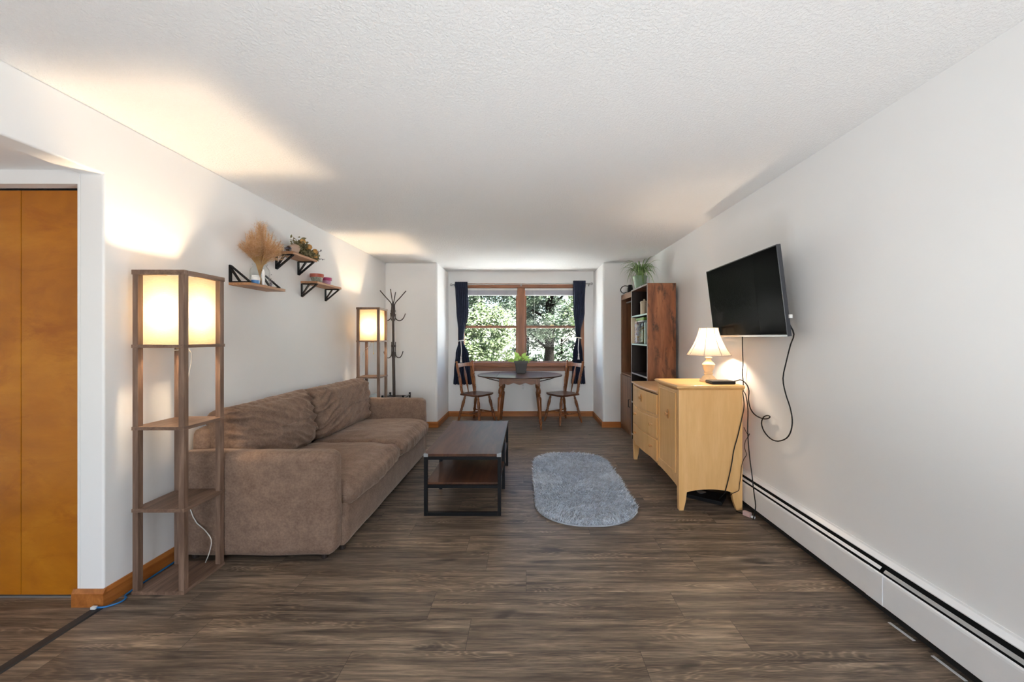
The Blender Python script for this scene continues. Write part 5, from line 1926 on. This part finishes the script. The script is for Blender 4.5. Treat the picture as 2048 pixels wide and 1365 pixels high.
# ================================================================== bookshelf and cabinet
bs_ = thing('bookshelf', 'tall rustic brown bookshelf with open shelves beside the dresser', 'bookshelf', (1.54, 4.75, 0))
BX0, BX1, BY0, BY1, BZ = 1.377, 1.700, 4.42, 5.10, 1.948
MB().box(BX0, BX1, BY0, BY0 + 0.018, 0, BZ).build('side_panel', M['rustic'], bs_, bevel=0.001)
MB().box(BX0, BX1, BY1 - 0.018, BY1, 0, BZ).build('side_panel', M['darkboard'], bs_, bevel=0.001)
MB().box(BX0, BX1, BY0 + 0.018, BY1 - 0.018, BZ - 0.018, BZ).build('top', M['rustic'], bs_)
MB().box(BX1 - 0.008, BX1, BY0 + 0.018, BY1 - 0.018, 0, BZ - 0.018).build('back_panel', M['darkboard'], bs_)
b = MB()
b.box(BX0 - 0.002, BX0, BY0, BY0 + 0.018, 0, BZ)
b.box(BX0 - 0.002, BX0, BY1 - 0.018, BY1, 0, BZ)
b.box(BX0 - 0.002, BX0, BY0 + 0.018, BY1 - 0.018, BZ - 0.018, BZ)
b.build('edge_strip', M['alu'], bs_)
for z, mm in ((1.606, M['teal']), (1.249, M['teal']), (0.876, M['alu']), (0.50, M['alu']), (0.08, M['alu'])):
    s = MB().box(BX0 + 0.002, BX1 - 0.008, BY0 + 0.018, BY1 - 0.018, z - 0.016, z).build('shelf', M['darkboard'], bs_)
    MB().box(BX0 - 0.001, BX0 + 0.002, BY0 + 0.018, BY1 - 0.018, z - 0.018, z + 0.001).build('shelf_edge', mm, s)

t = thing('canister', 'beige lidded canister on the upper shelf of the bookshelf', 'canister', (1.445, 4.77, 1.606))
MB().lathe((1.445, 4.77), [(0.044, 1.607), (0.046, 1.612), (0.046, 1.745)], 24).build('body', M['cream'], t, smooth='auto')
MB().lathe((1.445, 4.77), [(0.049, 1.746), (0.049, 1.765), (0.040, 1.775), (0.012, 1.780), (0.012, 1.795), (0.004, 1.80)], 24).build('lid', M['cream'], t, smooth='auto')


def pack(x0, x1, y0_, y1_, z0, z1, mat, name, label, cat, bevel=0.003):
    o = MB().box(x0, x1, y0_, y1_, z0, z1).build(name, mat, None, bevel=bevel)
    return tag(o, label, cat)


def printed(name, cols, scale):
    m, nt, b_ = new_mat(name)
    v = coords(nt)
    nt.links.new(ramp(nt, noise_n(nt, v, scale, 2, 0.4, 1.0), cols), b_.inputs['Base Color'])
    b_.inputs['Roughness'].default_value = 0.35
    return m


pz = 1.2505
pack(1.365, 1.60, 5.035, 5.075, pz, pz + 0.335, M['cream'], 'carton', 'cream carton at the far end of the bookshelf middle shelf', 'box')
pack(1.395, 1.56, 4.925, 5.02, pz, pz + 0.285, printed('floral_print', [(0.35, (0.25, 0.10, 0.10)), (0.45, (0.55, 0.60, 0.72)), (0.55, (0.70, 0.66, 0.62)), (0.65, (0.50, 0.32, 0.12))], 22), 'food_packet',
     'colourful white and pink food packet between carton and plastic jar', 'packet', 0.008)
pack(1.395, 1.50, 4.57, 4.605, pz, pz + 0.26, M['teal'], 'book', 'thin teal book at the near end of the middle shelf', 'book')
t = thing('storage_jar', 'clear plastic jar of green and brown food on the middle shelf', 'jar', (1.46, 4.76, pz))
MB().soft(1.395, 1.53, 4.67, 4.86, pz, pz + 0.27, 0.02, (0, 0, 0), (8, 8, 10)).build('jar_body', glassy('clear_plastic', (0.86, 0.90, 0.94), 1.5, 0.08), t, smooth=True)
MB().soft(1.402, 1.523, 4.677, 4.853, pz + 0.003, pz + 0.165, 0.02, (0, 0, 0), (8, 8, 8)).build('contents', printed('dry_food', [(0.35, (0.10, 0.10, 0.02)), (0.5, (0.22, 0.20, 0.05)), (0.65, (0.36, 0.28, 0.12))], 18), t, smooth=True)
MB().box(1.39, 1.535, 4.665, 4.865, pz + 0.2705, pz + 0.285).build('lid', M['white'], t, bevel=0.003)
pack(1.40, 1.53, 4.66, 4.98, pz + 0.2865, pz + 0.325, printed('green_packet', [(0.35, (0.10, 0.20, 0.03)), (0.55, (0.20, 0.32, 0.06)), (0.68, (0.50, 0.50, 0.12))], 12), 'food_packet',
     'green and yellow packet lying on top of the plastic jar', 'packet', 0.01)

cb = thing('cabinet', 'tall warm brown cabinet with open top next to the back wall', 'cabinet', (1.55, 5.4, 0))
KX0, KX1, KY0, KY1, KZ = 1.392, 1.70, 5.108, 5.71, 1.945
MB().box(KX0, KX1, KY0, KY0 + 0.018, 0, KZ).build('side_panel', M['cab'], cb)
MB().box(KX0, KX1, KY1 - 0.018, KY1, 0, KZ).build('side_panel', M['cab'], cb)
MB().box(KX0, KX1, KY0 + 0.018, KY1 - 0.018, KZ - 0.018, KZ).build('top', M['cab'], cb)
MB().box(KX0, KX0 + 0.018, KY0 + 0.018, KY1 - 0.018, KZ - 0.075, KZ - 0.018).build('valance', M['cab'], cb)
MB().box(KX1 - 0.01, KX1, KY0 + 0.018, KY1 - 0.018, 0, KZ - 0.018).build('back_panel', M['cab'], cb)
MB().box(KX0, KX1 - 0.01, KY0 + 0.018, KY1 - 0.018, 0.80, 0.818).build('shelf', M['cab'], cb)
MB().turn((1.47, KY0 + 0.018, 1.835), (1.47, KY1 - 0.018, 1.835), [(0, 0.012), (1, 0.012)]).build('hanging_rod', M['grey'], cb, smooth='auto')
for k in (0,):
    y0_, y1_ = KY0 + 0.02, KY1 - 0.02
    d = MB()
    nb = 6
    for i in range(nb):
        a0 = y0_ + (y1_ - y0_) * i / nb
        a1 = y0_ + (y1_ - y0_) * (i + 1) / nb
        d.box(KX0 - 0.014, KX0 - 0.001, a0 + 0.0015, a1 - 0.0015, 0.075, 0.795)
    d.box(KX0 - 0.008, KX0 - 0.0005, y0_, y1_, 0.078, 0.792)
    d = d.build('door', M['cab'], cb)
    b = MB()
    hy = y0_ + 0.045
    b.tube([(KX0 - 0.014, hy, 0.40), (KX0 - 0.035, hy, 0.40), (KX0 - 0.035, hy, 0.50), (KX0 - 0.014, hy, 0.50)], 0.005, 6, 1)
    b.build('handle', M['black'], d)
MB().box(KX0 + 0.01, KX1, KY0 + 0.018, KY1 - 0.018, 0, 0.07).build('plinth', M['cab'], cb)

# spider plant
sp_ = thing('spider_plant', 'spider plant with arching narrow leaves in sage green pot on the bookshelf', 'plant', (1.462, 5.0, BZ))
SX, SY = 1.462, 5.0
MB().lathe((SX, SY), [(0.060, BZ + 0.001), (0.064, BZ + 0.008), (0.088, BZ + 0.150), (0.092, BZ + 0.158), (0.092, BZ + 0.168), (0.084, BZ + 0.168), (0.080, BZ + 0.14)], 28).build('pot', M['potgreen'], sp_, smooth='auto')
MB().lathe((SX, SY), [(0.078, BZ + 0.13), (0.078, BZ + 0.148), (0.03, BZ + 0.165), (0.001, BZ + 0.17)], 20).build('soil', plain('coir', (0.22, 0.10, 0.05), 0.9), sp_)
b = MB()
rs = random.Random(21)
for i in range(95):
    a = rs.uniform(0, 2 * PI)
    L = rs.uniform(0.10, 0.26)
    up = rs.uniform(0.14, 0.27)
    droop = rs.uniform(0.05, 0.34)
    V, F = [], []
    n = 9
    s = Vector((-math.sin(a), math.cos(a), 0))
    for k in range(n + 1):
        u = k / n
        r = 0.015 + L * (u ** 1.1)
        z = BZ + 0.16 + up * (1 - (1 - u) ** 2) * 1.0 - droop * u ** 2.6
        x = SX + math.cos(a) * r
        y = SY + math.sin(a) * r
        x = min(x, XR - 0.01)
        z = min(z, H - 0.015)
        if z < BZ + 0.01 and x > BX0 - 0.01:
            z = BZ + 0.01
        if y > YF - 0.02:
            y = YF - 0.02
        ww = 0.0065 * (1 - u ** 3) + 0.0004
        V += [(x - s.x * ww, y - s.y * ww, z + ww * 0.4), (x, y, z - ww * 0.2), (x + s.x * ww, y + s.y * ww, z + ww * 0.4)]
    for k in range(n):
        q = 3 * k
        F += [(q, q + 1, q + 4, q + 3), (q + 1, q + 2, q + 5, q + 4)]
    b.add(V, F)
b.build('foliage', M['leaf2'], sp_, smooth=True)
t = thing('watering_can', 'small dark watering can with loop handle on the brown cabinet', 'watering can', (1.43, 5.43, KZ))
MB().lathe((1.447, 5.42), [(0.040, KZ + 0.001), (0.044, KZ + 0.008), (0.030, KZ + 0.11), (0.026, KZ + 0.115), (0.022, KZ + 0.10)], 20).build('body', M['blackp'], t, smooth='auto')
MB().tube([(1.42, 5.45, KZ + 0.105), (1.385, 5.52, KZ + 0.115), (1.36, 5.58, KZ + 0.09), (1.358, 5.59, KZ + 0.05), (1.38, 5.55, KZ + 0.018), (1.41, 5.47, KZ + 0.02)], 0.006, 8, 4).build('handle', M['blackp'], t, smooth=True)
t = thing('pen', 'black pen with silver end on top of the bookshelf', 'pen', (1.42, 4.6, BZ))
MB().turn((1.40, 4.74, BZ + 0.009), (1.40, 4.52, BZ + 0.009), [(0, 0.008), (1, 0.008)], 10).build('barrel', M['blackp'], t, smooth='auto')
MB().turn((1.40, 4.765, BZ + 0.009), (1.40, 4.741, BZ + 0.009), [(0, 0.005), (0.5, 0.009), (1, 0.009)], 10).build('cap', M['chrome'], t, smooth='auto')


# ================================================================== hall ceiling light and added fill lights
def dome_light(x, y, z, label, strength, col=(1.0, 0.90, 0.76)):
    t = thing('ceiling_light', label, 'ceiling light', (x, y, z), 'flush ceiling lights')
    MB().lathe((x, y), [(0.15, z - 0.02), (0.16, z - 0.001), (0.001, z)], 28).build('mount', M['white'], t, smooth='auto')
    pr = [(0.145, z - 0.021)] + [(0.145 * math.cos(a), z - 0.021 - 0.075 * math.sin(a)) for a in (0.3, 0.6, 0.9, 1.2, 1.45)]
    MB().lathe((x, y), pr, 28).build('diffuser', emis('lit_diffuser_' + str(round(strength)), col, strength), t, smooth=True)


dome_light(-3.1, 0.2, 2.162, 'round flush ceiling light in the hall', 1.5)


def uplighter(x, y, label, power):  # invented source below the frame, added to brighten the ceiling
    """added unseen drum on the floor, fill light for the ceiling"""
    t = thing('fill_uplighter', label, 'lamp', (x, y, 0), 'added fill lights at the viewer end')
    MB().lathe((x, y), [(0.10, 0.0), (0.11, 0.01), (0.11, 0.22), (0.10, 0.22), (0.10, 0.02), (0.001, 0.02)], 28, close=False).build('drum', M['black'], t, smooth='auto')
    d = bpy.data.lights.new('fill_uplight', 'SPOT')
    d.energy = power
    d.spot_size = math.radians(160)
    d.spot_blend = 0.8
    d.shadow_soft_size = 0.09
    d.color = (0.93, 0.97, 1.0)
    o = bpy.data.objects.new('fill_uplight', d)
    COL.objects.link(o)
    o.parent = t
    o.location = (0, 0, 0.23)
    o.rotation_euler = (PI, 0, 0)


uplighter(-0.25, 0.85, 'added black drum fill light on the floor left of the viewer', 29)
uplighter(0.35, 0.85, 'added black drum fill light on the floor right of the viewer', 29)
